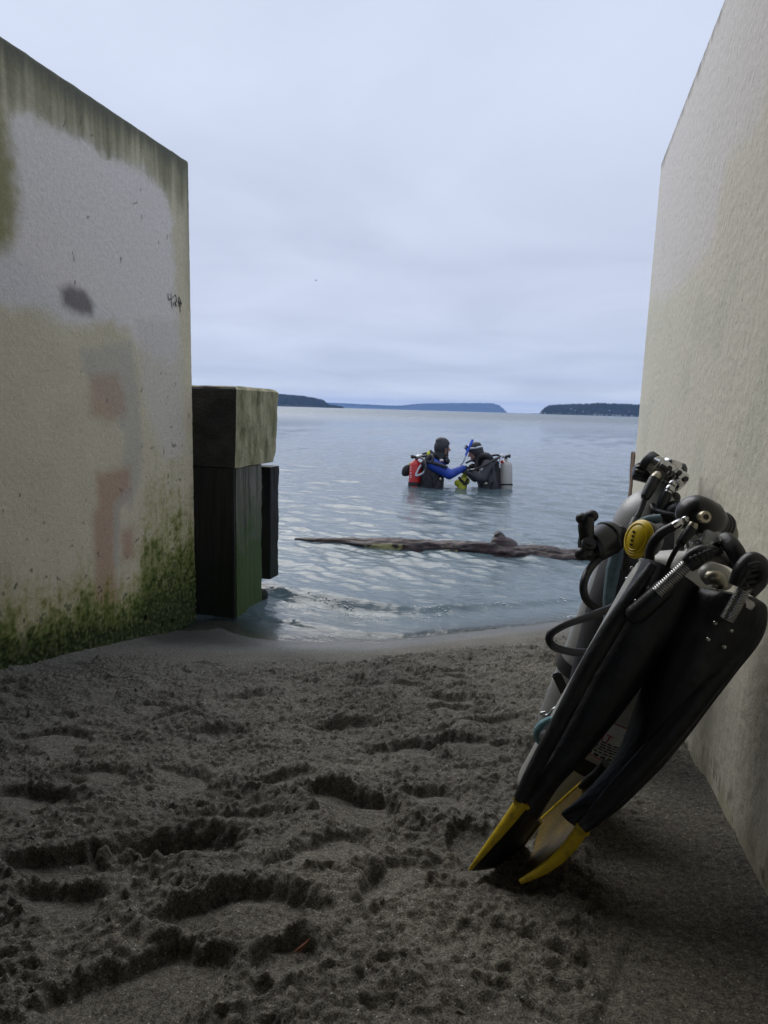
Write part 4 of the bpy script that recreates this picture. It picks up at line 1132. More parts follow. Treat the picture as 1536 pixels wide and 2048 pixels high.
# ---- the two fins
def fin_body(secs, name, parent):
    q = crom([tuple(s) for s in secs], 7)
    rings = []
    n = 30
    for i, s in enumerate(q):
        uL, vL, uR, vR, d, w = s
        c = A((uL + uR) / 2, (vL + vR) / 2, d + w); e1 = (A(uR, vR, d + w) - A(uL, vL, d + w)) / 2; e2 = cF * w
        if i == 0:
            rings.append([c + e1 * .55 * math.cos(a) + e2 * .55 * math.sin(a) for a in np.linspace(0, 2 * math.pi, n, endpoint=False)])
        ring_ = []
        for k in range(n):
            a = 2 * math.pi * k / n
            ca, sa = math.cos(a), math.sin(a)
            x_, y_ = math.copysign(abs(ca) ** .78, ca), math.copysign(abs(sa) ** .78, sa)
            wr = .0018 * mnoise.noise(c * 16 + Vector((ca * 2, sa * 2, 0)))
            # ribs along the sides
            gr = 1 - .05 * math.exp(-((a - 4.3) / .12) ** 2) - .05 * math.exp(-((a - 5.2) / .12) ** 2)
            ring_.append(c + e1 * (x_ * gr) + e2 * (y_ * gr) + (e1.normalized() * ca + cF * sa) * wr)
        rings.append(ring_)
    return MB().rings(rings).build(name, M_fin, parent)
def rail(pts, radp, name, mat, parent, flat=.55):
    return hose(pts, radp, name, parent, mat, seg=12)
def webbing(a, c, name, mat, parent, sag=.012, n=10, m=8, th=.003):
    """blade membrane hung between two rails given as point lists"""
    rows_ = []
    for i in range(n + 1):
        f = i / n
        p = a[0].lerp(a[1], f); q = c[0].lerp(c[1], f)
        row = []
        for k in range(m + 1):
            g = k / m
            w_ = p.lerp(q, g); s_ = sag * math.sin(math.pi * g) * (1 - .5 * f)
            row.append(w_ + Vector((.5, 0, -.8)) * s_)
        rows_.append(row)
    mb = MB()
    W = m + 1
    for lay in (Vector((0, 0, 0)), Vector((.6, 0, -.8)) * th):
        for row in rows_:
            mb.v += [tuple(p + lay) for p in row]
    o_ = (n + 1) * W
    for i in range(n):
        for k in range(m):
            x_ = i * W + k
            mb.f.append((x_, x_ + 1, x_ + W + 1, x_ + W)); mb.f.append((o_ + x_, o_ + x_ + W, o_ + x_ + W + 1, o_ + x_ + 1))
    for i in range(n):
        for k in (0, m):
            x_ = i * W + k
            mb.f.append((x_, x_ + W, o_ + x_ + W, o_ + x_))
    for k in range(m):
        for i in (0, n):
            x_ = i * W + k
            mb.f.append((x_, o_ + x_, o_ + x_ + 1, x_ + 1))
    return mb.build(name, mat, parent)
def spring(p0, p1, r, parent, coils=19):
    mb = MB(); pr = [(0, r * .6)]
    for i in range(coils):
        pr += [((i + .12) / coils, r * .86), ((i + .32) / coils, r), ((i + .62) / coils, r), ((i + .85) / coils, r * .86), ((i + 1) / coils, r * .76)]
    pr.append((1, r * .6))
    return mb.lathe(p0, p1, pr, 16).build('spring', M_stl, parent)
tipL = on_sand(940, 1738); tipL.z = sand_z(tipL.x, tipL.y)
finL = thing('swim_fin', 'black fin with one yellow edge and its tip in the sand, leftmost of the pair', 'swim fin', tipL, 'fins leaning on the tanks')
fin_body([(1296, 1118, 1388, 1176, .835, .040), (1268, 1168, 1362, 1226, .845, .046), (1222, 1240, 1322, 1296, .86, .050), (1172, 1322, 1266, 1372, .87, .052), (1130, 1406, 1212, 1440, .88, .050), (1096, 1476, 1160, 1508, .89, .045), (1062, 1538, 1112, 1564, .90, .034), (1030, 1598, 1074, 1634, .905, .020)], 'foot_pocket', finL)
hose([(1306, 1128, .84), (1276, 1176, .845), (1228, 1248, .862), (1180, 1328, .872), (1140, 1404, .882), (1104, 1474, .892), (1068, 1540, .902), (1040, 1600, .906)], [8, 14, 18, 18, 17, 16, 15, 14], 'side_rail', finL, M_fin)
rl = [(1046, 1602, .905), (1010, 1650, .907), (975, 1694, .908), (939, 1740, .909)]
hose(rl, [14, 11, 7.5, 3], 'tip_rail', finL, M_finy)
for (a_, b_) in (((1034, 1610), (1026, 1594)), ((1044, 1612), (1040, 1600)), ((1054, 1616), (1052, 1609))):
    hose([(a_[0], a_[1], .904), ((a_[0] + b_[0]) / 2, (a_[1] + b_[1]) / 2, .903), (b_[0], b_[1], .903)], [6, 4, .5], 'torn_edge', finL, M_finy, seg=6, n=3)
dfar = on_sand(1030, 1712); dL = (dfar - CAM).dot(cF)
hose([(1078, 1640, .96), (1056, 1672, dL - .02), (1030, 1712, dL)], [8, 6, 3], 'tip_rail', finL, M_finb)
webbing([A(1048, 1606, .912), A(942, 1738, .91)], [A(1078, 1638, .965), A(1028, 1712, dL)], 'blade', M_fin, finL)
tipR = on_sand(1042, 1762); tipR.z = sand_z(tipR.x, tipR.y)
finR = thing('swim_fin', 'black fin with yellow edges on a worn blade, nearer the wall', 'swim fin', tipR, 'fins leaning on the tanks')
fin_body([(1412, 1178, 1502, 1192, .800, .030), (1392, 1190, 1522, 1214, .797, .040), (1366, 1236, 1508, 1272, .805, .046), (1324, 1308, 1446, 1350, .82, .048), (1290, 1394, 1384, 1432, .835, .046), (1262, 1474, 1328, 1500, .845, .042), (1226, 1540, 1272, 1566, .855, .034), (1172, 1594, 1218, 1620, .865, .026), (1124, 1630, 1170, 1660, .872, .015)], 'foot_pocket', finR)
hose([(1506, 1250, .82), (1462, 1318, .826), (1408, 1380, .832), (1352, 1450, .842), (1296, 1516, .852), (1240, 1576, .86), (1196, 1626, .866), (1164, 1654, .868)], [8, 18, 22, 23, 22, 20, 17, 14], 'side_rail', finR, M_fin)
hose([(1168, 1652, .868), (1138, 1694, .874), (1094, 1734, .879), (1040, 1764, .882)], [13, 13, 10.5, 5], 'tip_rail', finR, M_finy)
for (a_, b_) in (((1158, 1658), (1152, 1646)), ((1166, 1660), (1165, 1646)), ((1172, 1668), (1180, 1660))):
    hose([(a_[0], a_[1], .866), ((a_[0] + b_[0]) / 2, (a_[1] + b_[1]) / 2, .865), (b_[0], b_[1], .865)], [6, 4, .5], 'torn_edge', finR, M_finy, seg=6, n=3)
pf = on_sand(1052, 1664); dR = (pf - CAM).dot(cF)
hose([(1178, 1554, .95), (1130, 1596, dR - .03), (1086, 1636, dR - .01), (1050, 1668, dR)], [4, 4, 3.5, 3], 'tip_rail', finR, M_finy)
webbing([A(1168, 1650, .876), A(1042, 1762, .884)], [A(1178, 1556, .952), A(1051, 1667, dR)], 'blade', M_finb, finR, sag=.016)
hose([(1215, 1530, .93), (1196, 1550, .94), (1176, 1562, .95), (1160, 1574, .96)], [14, 12, 9, 5], 'side_rail', finR, M_fin)
# straps
def rivets(l, d, parent):
    for u, v in l:
        MB().ell(A(u, v, d), .0032, .0032, .0032, seg=10, rows=6).build('rivet', M_chr, parent)
MB().cap(A(1272, 1228, .838), A(1326, 1180, .825), .0135, .013).build('strap_lug', M_rub, finL)
spring(A(1313, 1186, .815), A(1384, 1120, .805), .0082, finL)
hose([(1374, 1130, .805), (1387, 1121, .803), (1405, 1110, .805), (1424, 1107, .815), (1442, 1114, .83), (1462, 1122, .835), (1488, 1140, .83)], [17, 18, 17, 16, 14, 13, 12], 'strap', finL)
hose([(1368, 1124, .803), (1386, 1108, .80), (1406, 1100, .80), (1426, 1100, .81)], [8, 11, 11, 8], 'pull_tab', finL)
for k in range(5):
    p_ = A(1386 + k * 9, 1122 - k * 4, .785)
    MB().box(p_, .004, .004, .012, Matrix.Rotation(-.6, 3, 'Y')).build('grip_rib', M_rub, finL, bevel=.001)
rivets([(1295, 1177), (1272, 1202), (1320, 1201), (1297, 1225)], .838, finL)
hose([(1441, 1098, .84), (1444, 1088, .835), (1452, 1080, .825), (1468, 1098, .81), (1484, 1130, .80), (1496, 1160, .79)], [9, 13, 16, 17, 17, 16], 'strap', finR)
MB().lathe(A(1438, 1094, .825), A(1434, 1084, .83), [(0, .008), (.2, .011), (.8, .011), (1, .008)], 18).build('strap_ring', M_chr, finR)
hose([(1470, 1170, .782), (1484, 1140, .778), (1504, 1120, .778), (1522, 1132, .782), (1520, 1160, .79), (1500, 1186, .79)], [13, 16, 17, 16, 15, 13], 'pull_tab', finR)
for k in range(5):
    MB().box(A(1508 - k * 2.5, 1128 + k * 12, .764), .013, .004, .004, Matrix.Rotation(-.35, 3, 'Y')).build('grip_rib', M_rub, finR, bevel=.001)
spring(A(1494, 1168, .782), A(1453, 1240, .79), .0084, finR)
MB().box(A(1490, 1205, .80), .022, .006, .012, Matrix.Rotation(.5, 3, 'Y')).build('buckle', M_stl, finR, bevel=.002)
rivets([(1430, 1246), (1462, 1261), (1416, 1279), (1448, 1294)], .806, finR)
MB().tube(TP([(1416, 1162, .86), (1426, 1154, .86), (1438, 1162, .87), (1444, 1176, .87)]), [.007, .010, .010, .007], 12).build('buckle', M_brs, finR)

# ================================================================= the divers
DD = 9.75
def dp_(u, v, k=0.0):
    return A(u, v, DD + k)
Hf = Vector((cF.x, cF.y, 0)).normalized()
def blob(name, prims, voxel, mats, parent, smooth_it=4, cut=None, grow=0.0):
    """one continuous skin over tapered limbs: ('cap', p0, p1, r0, r1, mat) / ('ell', c, rx, ry, rz, rot, mat)"""
    mb = MB()
    for p in prims:
        if p[0] == 'cap': mb.cap(p[1], p[2], p[3] + grow, p[4] + grow, 18)
        else: mb.ell(p[1], p[2] + grow, p[3] + grow, p[4] + grow, p[5], 20, 14)
    me = D.meshes.new('skin'); me.from_pydata(mb.v, [], mb.f)
    bm = bmesh.new(); bm.from_mesh(me); bmesh.ops.recalc_face_normals(bm, faces=bm.faces); bm.to_mesh(me); bm.free()
    o = D.objects.new('skin', me); C.objects.link(o)
    r = o.modifiers.new('r', 'REMESH'); r.mode = 'VOXEL'; r.voxel_size = voxel; r.use_smooth_shade = True
    s = o.modifiers.new('s', 'SMOOTH'); s.iterations = smooth_it; s.factor = .5
    m2 = D.meshes.new_from_object(o.evaluated_get(bpy.context.evaluated_depsgraph_get()))
    D.objects.remove(o); D.meshes.remove(me)
    m2.name = name
    m2.materials.clear()
    for m_ in mats: m2.materials.append(m_)
    cs = np.zeros(len(m2.polygons) * 3); m2.polygons.foreach_get('center', cs); cs = cs.reshape(-1, 3)
    best = np.full(len(cs), 1e9); mi = np.zeros(len(cs), np.int32)
    for p in prims:
        if p[0] == 'cap':
            a, c = np.array(p[1]), np.array(p[2]); e = c - a
            t_ = np.clip(((cs - a) @ e) / max(e @ e, 1e-9), 0, 1)
            d_ = np.linalg.norm(cs - a - t_[:, None] * e, axis=1) - (p[3] + (p[4] - p[3]) * t_)
            k = p[5]
        else:
            R_ = np.array(p[5] if p[5] is not None else Matrix.Identity(3))
            q = (cs - np.array(p[1])) @ R_
            d_ = (np.linalg.norm(q / np.array(p[2:5]), axis=1) - 1) * min(p[2:5])
            k = p[6]
        u_ = d_ < best; best[u_] = d_[u_]; mi[u_] = k
    m2.polygons.foreach_set('material_index', mi)
    m2.polygons.foreach_set('use_smooth', np.ones(len(cs), bool))
    o = D.objects.new(name, m2); C.objects.link(o)
    if cut is not None:
        bm = bmesh.new(); bm.from_mesh(m2)
        bmesh.ops.delete(bm, geom=[f for f in bm.faces if cut(f.calc_center_median())], context='FACES')
        bm.to_mesh(m2); bm.free()
        so = o.modifiers.new('thick', 'SOLIDIFY'); so.thickness = .006; so.offset = 1
    put(o, parent)
    return o
M_skin = plain('skin', (.46, .25, .18), .55, col2=(.38, .18, .13), nscale=40)
M_neo = plain('black_neoprene', (.014, .014, .016), .55, col2=(.022, .022, .026), nscale=14, bump=.004, bscale=30)
M_neog = plain('grey_neoprene_edge', (.08, .085, .09), .6)
M_blue = plain('blue_drysuit', (.010, .055, .36), .5, col2=(.008, .035, .24), nscale=9, bump=.008, bscale=14)
M_dsuit = plain('charcoal_drysuit', (.020, .021, .025), .5, col2=(.030, .031, .036), nscale=9, bump=.008, bscale=14)
M_glov = plain('black_glove', (.012, .012, .013), .5)
M_tkr = plain('red_cylinder_paint', (.52, .020, .016), .35, col2=(.42, .016, .014), nscale=10)
M_tkg = plain('warm_grey_cylinder_paint', (.42, .40, .36), .4, .1, col2=(.36, .345, .31), nscale=10)
M_bag = plain('yellow_green_fabric', (.50, .50, .03), .5, col2=(.30, .36, .03), nscale=18, bump=.004, bscale=40)
M_mblue = plain('bright_blue_plastic', (.02, .10, .62), .3)
M_clr = plain('clear_grey_silicone', (.55, .58, .62), .25)
def facing(sign):
    f = cR.copy(); f.z = 0; f.normalize(); return f * sign
UP = Vector((0, 0, 1))
def hand(wr, dirv, palm, side, mi):
    """palm, four fingers of different length curled towards 'palm' and a thumb on one side"""
    d = dirv.normalized(); p = (palm - d * palm.dot(d)).normalized(); s_ = d.cross(p) * side
    out = [('cap', wr, wr + d * .035, .030, .036, mi), ('cap', wr + d * .04 - s_ * .018, wr + d * .085 - s_ * .020, .024, .021, mi), ('cap', wr + d * .04 + s_ * .018, wr + d * .085 + s_ * .020, .024, .021, mi)]
    for j, (o_, l_) in enumerate([(-.034, .066), (-.012, .076), (.011, .071), (.033, .056)]):
        a = wr + d * .088 + s_ * o_
        b_ = a + d * l_ * .5 + p * l_ * .22; c_ = b_ + d * l_ * .18 + p * l_ * .46
        out += [('cap', a, b_, .0125, .0118, mi), ('cap', b_, c_, .0118, .0100, mi)]
    t0 = wr + d * .03 - s_ * .034
    t1 = t0 + d * .038 - s_ * .026 + p * .012
    out += [('cap', t0, t1, .0165, .0135, mi), ('cap', t1, t1 + d * .03 + p * .018 + s_ * .004, .0135, .0110, mi)]
    return out
def legs(pel, dirf, mi):
    out = []
    for s_ in (-1, 1):
        hip = pel + Hf * .10 * s_
        kn = Vector((hip.x, hip.y, -.58)) + dirf * .05 + Hf * .03 * s_; an = Vector((kn.x, kn.y, -.93)) - dirf * .03
        gz = float(sand_base(an.x, an.y))
        an.z = gz + .09
        out += [('cap', hip, kn, .105, .075, mi), ('cap', kn, an, .072, .05, mi), ('cap', an - UP * .03 - dirf * .05, an - UP * .045 + dirf * .16, .05, .042, mi)]
    return out

# ---- left diver: blue suit, facing right
fL = facing(1)
base = onz(872, 975, 0); base.z = float(sand_base(base.x, base.y))
dvL = thing('person', 'diver in a blue drysuit and black hood standing waist deep and facing right', 'person', base, 'divers standing in the water')
hc = dp_(885, 897)
RL = Matrix((fL, Hf, UP)).transposed()
RLt = RL @ Matrix.Rotation(.12, 3, 'Y')
pel = dp_(866, 1000); chest = dp_(868, 944)
headp = [('ell', hc + UP * .012, .098, .078, .118, RLt, 0), ('ell', hc + fL * .035 - UP * .055, .060, .058, .068, RLt, 0), ('cap', hc + fL * .094 + UP * .012, hc + fL * .114 - UP * .022, .011, .015, 0),
         ('cap', hc + fL * .086 - UP * .062 + Hf * .018, hc + fL * .086 - UP * .062 - Hf * .018, .012, .012, 0), ('cap', hc + fL * .085 + UP * .035 + Hf * .03, hc + fL * .085 + UP * .035 - Hf * .03, .014, .014, 0), ('ell', hc + fL * .07 - UP * .100, .028, .03, .022, RLt, 0)]
shn, shf = dp_(864, 927, -.17), dp_(868, 925, .17)
eln, elf = dp_(899, 949, -.22), dp_(898, 950, .17)
wrn, wrf = dp_(925, 937, -.13), dp_(922, 938, .06)
bodyL = headp + [('cap', hc - UP * .06 - fL * .02, chest + UP * .10, .070, .085, 1),
    ('cap', pel, dp_(868, 950), .150, .155, 2), ('cap', dp_(866, 955), dp_(868, 932), .160, .145, 2), ('cap', dp_(872, 945), dp_(876, 928), .12, .115, 1),
    ('cap', shn, shf, .088, .088, 1), ('cap', shn, eln, .090, .074, 1), ('cap', eln, wrn, .074, .050, 1), ('cap', shf, elf, .090, .072, 1), ('cap', elf, wrf, .072, .050, 1)]
hL = hand(wrn, dp_(934, 934, -.08) - wrn, Hf * .4 - UP, 1, 3) + hand(wrf, dp_(934, 938, .02) - wrf, -Hf * .3 - UP, -1, 3)
bodyL += hL + legs(pel, fL, 2)
blob('body', bodyL, .0085, [M_skin, M_blue, M_neo, M_glov], dvL)
hoodp = [('ell', hc + UP * .018 - fL * .006, .118, .098, .142, RLt, 0), ('ell', hc + fL * .03 - UP * .06, .076, .075, .080, RLt, 0), ('cap', hc - UP * .05 - fL * .02, hc - UP * .19 - fL * .03, .088, .108, 0), ('ell', hc + UP * .10 - fL * .03, .075, .07, .062, RLt, 0)]
fo_ = hc + fL * .12 - UP * .018
blob('hood', hoodp, .009, [M_neo], dvL, cut=lambda c: ((c - fo_).dot(fL) > -.095 and (((c - fo_).dot(Hf) / .095) ** 2 + ((c - fo_).dot(UP) / .092) ** 2) < 1))
mb = MB(); P_ = []
for k in range(25):
    a = 2 * math.pi * k / 24
    P_.append(fo_ + fL * (-.030 - .020 * abs(math.cos(a)) ) + Hf * math.cos(a) * .080 + UP * math.sin(a) * .088)
mb.tube(P_, .009, 8, 2).build('face_seal', M_neog, dvL)
# eyes and brows
for s_ in (-1, 1):
    MB().ell(hc + fL * .083 + Hf * .030 * s_ + UP * .014, .010, .012, .008, RL, 10, 6).build('eye', M_blk, dvL)
M_badge = plain('white_print', (.75, .75, .75), .6); M_orb = plain('orange_print', (.7, .14, .05), .6)
def dash(l, r, mat, name, parent, k=0.0):
    return MB().tube([dp_(u, v, kk + k) for u, v, kk in l], px(r, DD), 8, 6).build(name, mat, parent)
MB().ell(dp_(883, 921, -.245), .030, .010, .022, RL, 12, 8).build('shoulder_badge', M_badge, dvL)
MB().ell(dp_(884, 922, -.252), .016, .008, .012, RL, 10, 6).build('shoulder_badge', M_orb, dvL)

tkL = thing('scuba_tank', 'red scuba tank on the back of the diver in blue', 'scuba tank', dp_(829, 990), 'tanks on the divers')
t0, t1 = dp_(827, 992, -.02), dp_(832, 928, -.02)
MB().lathe(t0, t1, [(0, .05), (.02, .086), (.05, .092), (.95, .092), (1.0, .086), (1.06, .068), (1.10, .040), (1.12, .024), (1.2, .022)], 28).build('body', M_tkr, tkL)
MB().lathe(t0, t1, [(.30, .08), (.30, .096), (.42, .096), (.42, .08)], 28).build('strap', M_web, tkL)
MB().lathe(dp_(833, 921, -.02), dp_(833, 914, -.02), [(0, .022), (.5, .025), (1, .018)], 14).lathe(dp_(836, 915, -.02), dp_(822, 913, -.04), [(0, .02), (.6, .02), (.65, .03), (1, .028)], 14).build('valve', M_pla, tkL)
for v_ in (935, 940, 946, 951, 955):
    MB().ell(dp_(821.5, v_, -.11), .012, .006, .008, RL, 8, 6).build('marking', M_badge, tkL)
rgL = thing('regulator', 'regulator with grey looping hoses on the red tank', 'regulator', dp_(834, 914), 'regulators on the divers')
MB().lathe(dp_(833, 914, -.06), dp_(846, 912, -.06), [(0, .02), (.3, .032), (.8, .032), (1, .02)], 16).lathe(dp_(838, 912, -.06), dp_(839, 906, -.06), [(0, .022), (1, .012)], 12).build('first_stage', M_chr, rgL)
dash([(842, 916, -.08), (850, 922, -.14), (852, 935, -.2), (847, 945, -.22), (836, 951, -.16), (832, 950, -.13), (836, 940, -.13), (842, 930, -.12)], 2.0, M_clr, 'hose', rgL)
dash([(842, 913, -.08), (852, 912, -.16), (862, 910, -.22), (866, 915, -.27), (864, 924, -.28)], 2.6, M_rub, 'hose', rgL)
dash([(840, 911, 0), (850, 907, .05), (862, 905, .1), (870, 908, .12), (880, 920, .10), (893, 924, -.02)], 2.4, M_rub, 'hose', rgL)
dash([(841, 915, -.1), (848, 920, -.2), (852, 930, -.27), (850, 945, -.28), (848, 960, -.26)], 2.2, M_rub, 'hose', rgL)
MB().ell(dp_(894, 922, -.08), .045, .035, .045, RL, 14, 10).cap(dp_(893, 915, -.08), dp_(895, 926, -.08), .03, .024).build('second_stage', M_pla, rgL)
vsL = thing('buoyancy_vest', 'black buoyancy vest worn by the diver in blue with a yellow strip at the collar', 'dive vest', dp_(852, 990), 'vests on the divers')
MB().cap(dp_(847, 985, 0), dp_(850, 930, 0), .085, .075).cap(dp_(858, 985, -.10), dp_(856, 958, -.14), .085, .07).cap(dp_(872, 985, -.13), dp_(878, 966, -.15), .07, .055).build('back_pad', M_nyl, vsL)
MB().tube([dp_(850, 930, -.2), dp_(858, 916, -.23), dp_(866, 910, -.18), dp_(876, 916, -.10), dp_(884, 932, -.12), dp_(886, 955, -.14)], [.028, .032, .036, .032, .03, .03], 10).build('shoulder_strap', M_web, vsL)
MB().tube([dp_(850, 922, -.22), dp_(868, 926, -.27), dp_(884, 931, -.29), dp_(895, 935, -.31)], [.022, .026, .024, .020], 10).build('inflator_hose', M_rub, vsL)
MB().tube([dp_(858, 903, -.16), dp_(857, 908, -.19), dp_(860, 914, -.21)], [.020, .026, .018], 10).build('collar_strip', M_bag, vsL)
MB().tube([dp_(862, 903, -.1), dp_(858, 908, -.14), dp_(856, 914, -.16), dp_(852, 922, -.16)], [.03, .04, .04, .03], 12).build('collar', M_nyl, vsL)
MB().ell(dp_(881, 958, -.25), .018, .012, .022, RL, 10, 6).build('clip', M_brs, vsL)
MB().ell(dp_(814, 941, .10), .075, .06, .095, RL @ Matrix.Rotation(.5, 3, 'Y'), 16, 10).ell(dp_(809, 946, .10), .045, .045, .05, RL, 14, 8).build('wing', M_nyl, vsL)
MB().ell(dp_(822, 928, .06), .035, .02, .022, RL, 12, 8).build('wing_strip', M_bag, vsL)

# ---- right diver: charcoal suit, facing left, head bowed
fR = facing(-1)
base = onz(972, 975, 0); base.z = float(sand_base(base.x, base.y))
dvR = thing('person', 'diver in a charcoal drysuit standing waist deep with bowed head and mask pushed up', 'person', base, 'divers standing in the water')
hc = dp_(951, 905)
RR = Matrix((fR, -Hf, UP)).transposed()
tilt = Matrix.Rotation(.35, 3, Hf)                       # nod
tilt = tilt if (tilt @ fR).z < fR.z else Matrix.Rotation(-.35, 3, Hf)
hf, hu = tilt @ fR, tilt @ UP
RRt = tilt @ RR
pel = dp_(982, 1000); chest = dp_(973, 946)
headp = [('ell', hc + hu * .012, .098, .078, .118, RRt, 0), ('ell', hc + hf * .035 - hu * .055, .060, .058, .068, RRt, 0), ('cap', hc + hf * .094 + hu * .012, hc + hf * .116 - hu * .022, .011, .015, 0),
         ('cap', hc + hf * .086 - hu * .062 + Hf * .018, hc + hf * .086 - hu * .062 - Hf * .018, .012, .012, 0), ('cap', hc + hf * .085 + hu * .035 + Hf * .03, hc + hf * .085 + hu * .035 - Hf * .03, .014, .014, 0), ('ell', hc + hf * .07 - hu * .100, .028, .03, .022, RRt, 0)]
shn, shf = dp_(976, 930, -.18), dp_(972, 927, .17)
eln, elf = dp_(963, 957, -.25), dp_(950, 955, .18)
wrn, wrf = dp_(939, 945, -.16), dp_(935, 944, .06)
bodyR = headp + [('cap', hc - hu * .06 - hf * .02, chest + UP * .10, .070, .09, 1),
    ('cap', pel, dp_(975, 955), .155, .165, 1), ('cap', dp_(974, 955), dp_(972, 936), .165, .15, 1), ('cap', shn, shf, .090, .088, 1),
    ('cap', shn, eln, .095, .078, 1), ('cap', eln, wrn, .078, .052, 1), ('cap', shf, elf, .09, .072, 1), ('cap', elf, wrf, .072, .05, 1)]
bodyR += hand(wrn, dp_(931, 941, -.12) - wrn, Hf * .4 - UP, -1, 2) + hand(wrf, dp_(927, 940, .04) - wrf, -Hf * .3 - UP, 1, 2) + legs(pel, fR, 1)
blob('body', bodyR, .0085, [M_skin, M_dsuit, M_glov], dvR)
hoodp = [('ell', hc + hu * .018 - hf * .006, .116, .096, .136, RRt, 0), ('ell', hc + hf * .03 - hu * .06, .074, .074, .078, RRt, 0), ('cap', hc - hu * .04 - hf * .02, hc - hu * .16 - hf * .08, .088, .115, 0), ('ell', hc + hu * .08 - hf * .04, .075, .07, .062, RRt, 0)]
fo_ = hc + hf * .12 - hu * .018
blob('hood', hoodp, .009, [M_neo], dvR, cut=lambda c: ((c - fo_).dot(hf) > -.090 and (((c - fo_).dot(Hf) / .082) ** 2 + ((c - fo_).dot(hu) / .085) ** 2) < 1))
for s_ in (-1, 1):
    MB().ell(hc + hf * .083 + Hf * .030 * s_ + hu * .014, .010, .012, .008, RRt, 10, 6).build('eye', M_blk, dvR)
MB().ell(dp_(962, 938, -.285), .030, .014, .026, RL, 14, 8).build('dump_valve', M_clr, dvR)
MB().tube([wrn + (eln - wrn) * .25 + Vector((0, 0, .0)) + (cU * .056 * math.cos(a) - Hf * .056 * math.sin(a)) for a in np.linspace(0, 6.28, 14)], .008, 8, 2).build('cuff', M_neog, dvR)
# mask on the forehead and snorkel
mk = thing('dive_mask', 'dive mask with blue frame pushed up on the forehead of the diver in charcoal', 'dive mask', hc + hu * .12)
mc = hc + hf * .085 + hu * .098
mf = (hf * .75 + hu * .65).normalized(); mu_ = (hu * .75 - hf * .65).normalized()
Rm = Matrix((mf, Hf, mu_)).transposed()
MB().ell(mc, .045, .085, .052, Rm, 18, 10).build('skirt', M_clr, mk)
MB().box(mc + mf * .034, .022, .165, .085, Rm).build('frame', M_mblue, mk, bevel=.012)
MB().box(mc + mf * .046, .006, .145, .064, Rm).build('lens', M_pla, mk, bevel=.003)
stp = []
for k in range(28):
    a = 2 * math.pi * k / 27
    stp.append(hc + hu * (.078 + .018 * math.cos(a)) + hf * (math.cos(a) * .118 + .0) + Hf * math.sin(a) * .105)
MB().tube(stp, .015, 8, 2).build('strap', M_clr, mk)
MB().box(hc + hu * .092 - Hf * .104 - hf * .01, .05, .012, .035, RRt).build('strap_buckle', M_pla, mk, bevel=.004)
sn = thing('snorkel', 'bright blue snorkel with a clear tip held along the mask of the diver in charcoal', 'snorkel', dp_(935, 905, -.14))
MB().tube([dp_(931.5, 911, -.15), dp_(936, 900, -.16), dp_(941, 889, -.16), dp_(945, 880, -.15)], [.016, .018, .021, .020], 14).build('tube', M_mblue, sn)
MB().tube([dp_(944.5, 881, -.15), dp_(946, 876, -.15), dp_(946.5, 873.5, -.15)], [.018, .015, .008], 12).build('tip', M_wht, sn)
MB().tube([dp_(931.5, 911, -.15), dp_(929, 918, -.14), dp_(926, 925, -.12), dp_(921, 931, -.08)], [.012, .012, .012, .013], 12).build('mouthpiece_tube', M_clr, sn)
MB().box(dp_(935, 895, -.15), .03, .03, .06, RRt).build('keeper', M_pla, sn, bevel=.006)

tkR = thing('scuba_tank', 'warm grey scuba tank on the back of the diver in charcoal', 'scuba tank', dp_(1012, 990), 'tanks on the divers')
t0, t1 = dp_(1012, 990, -.02), dp_(1012, 929, -.02)
MB().lathe(t0, t1, [(0, .05), (.02, .086), (.05, .094), (.93, .094), (1.0, .088), (1.06, .072), (1.10, .044), (1.12, .026), (1.2, .024)], 28).build('body', M_tkg, tkR)
MB().lathe(t0, t1, [(.31, .08), (.31, .100), (.36, .100), (.36, .08)], 28).build('strap', M_web, tkR)
MB().lathe(dp_(1012, 922, -.02), dp_(1012, 912, -.02), [(0, .022), (.5, .025), (1, .02)], 14).lathe(dp_(1008, 913, -.02), dp_(1021, 912, -.05), [(0, .02), (.65, .02), (.7, .03), (1, .028)], 14).build('valve', M_pla, tkR)
MB().lathe(dp_(1001, 924, -.08), dp_(1007, 923, -.09), [(0, .018), (.3, .024), (.8, .024), (1, .012)], 12).build('valve_cap', M_tkr, tkR)
rgR = thing('regulator', 'regulator with black hoses over the shoulder on the warm grey tank', 'regulator', dp_(1008, 912), 'regulators on the divers')
MB().lathe(dp_(999, 911, -.06), dp_(1010, 913, -.06), [(0, .02), (.3, .032), (.8, .032), (1, .02)], 16).lathe(dp_(1003, 912, -.06), dp_(1001, 907, -.06), [(0, .02), (1, .014)], 12).build('first_stage', M_chr, rgR)
dash([(1000, 914, -.1), (990, 918, -.22), (975, 927, -.30), (960, 935, -.31), (948, 940, -.27), (938, 941, -.2)], 2.0, M_rub, 'hose', rgR)
dash([(1002, 912, 0), (992, 910, .02), (980, 912, .06), (965, 914, .02), (952, 918, -.06), (940, 922, -.1), (932, 926, -.06)], 2.2, M_rub, 'hose', rgR)
dash([(998, 915, -.1), (990, 923, -.2), (986, 936, -.24), (985, 950, -.24)], 1.8, M_rub, 'hose', rgR)
dash([(1004, 914, -.1), (1000, 918, -.12), (999, 926, -.13), (1000, 936, -.14)], 1.6, M_clr, 'hose', rgR)
MB().ell(dp_(944, 932, -.02), .05, .05, .04, RL, 14, 10).build('second_stage', M_pla, rgR)
vsR = thing('buoyancy_vest', 'black buoyancy vest worn by the diver in charcoal beside the warm grey tank', 'dive vest', dp_(990, 990), 'vests on the divers')
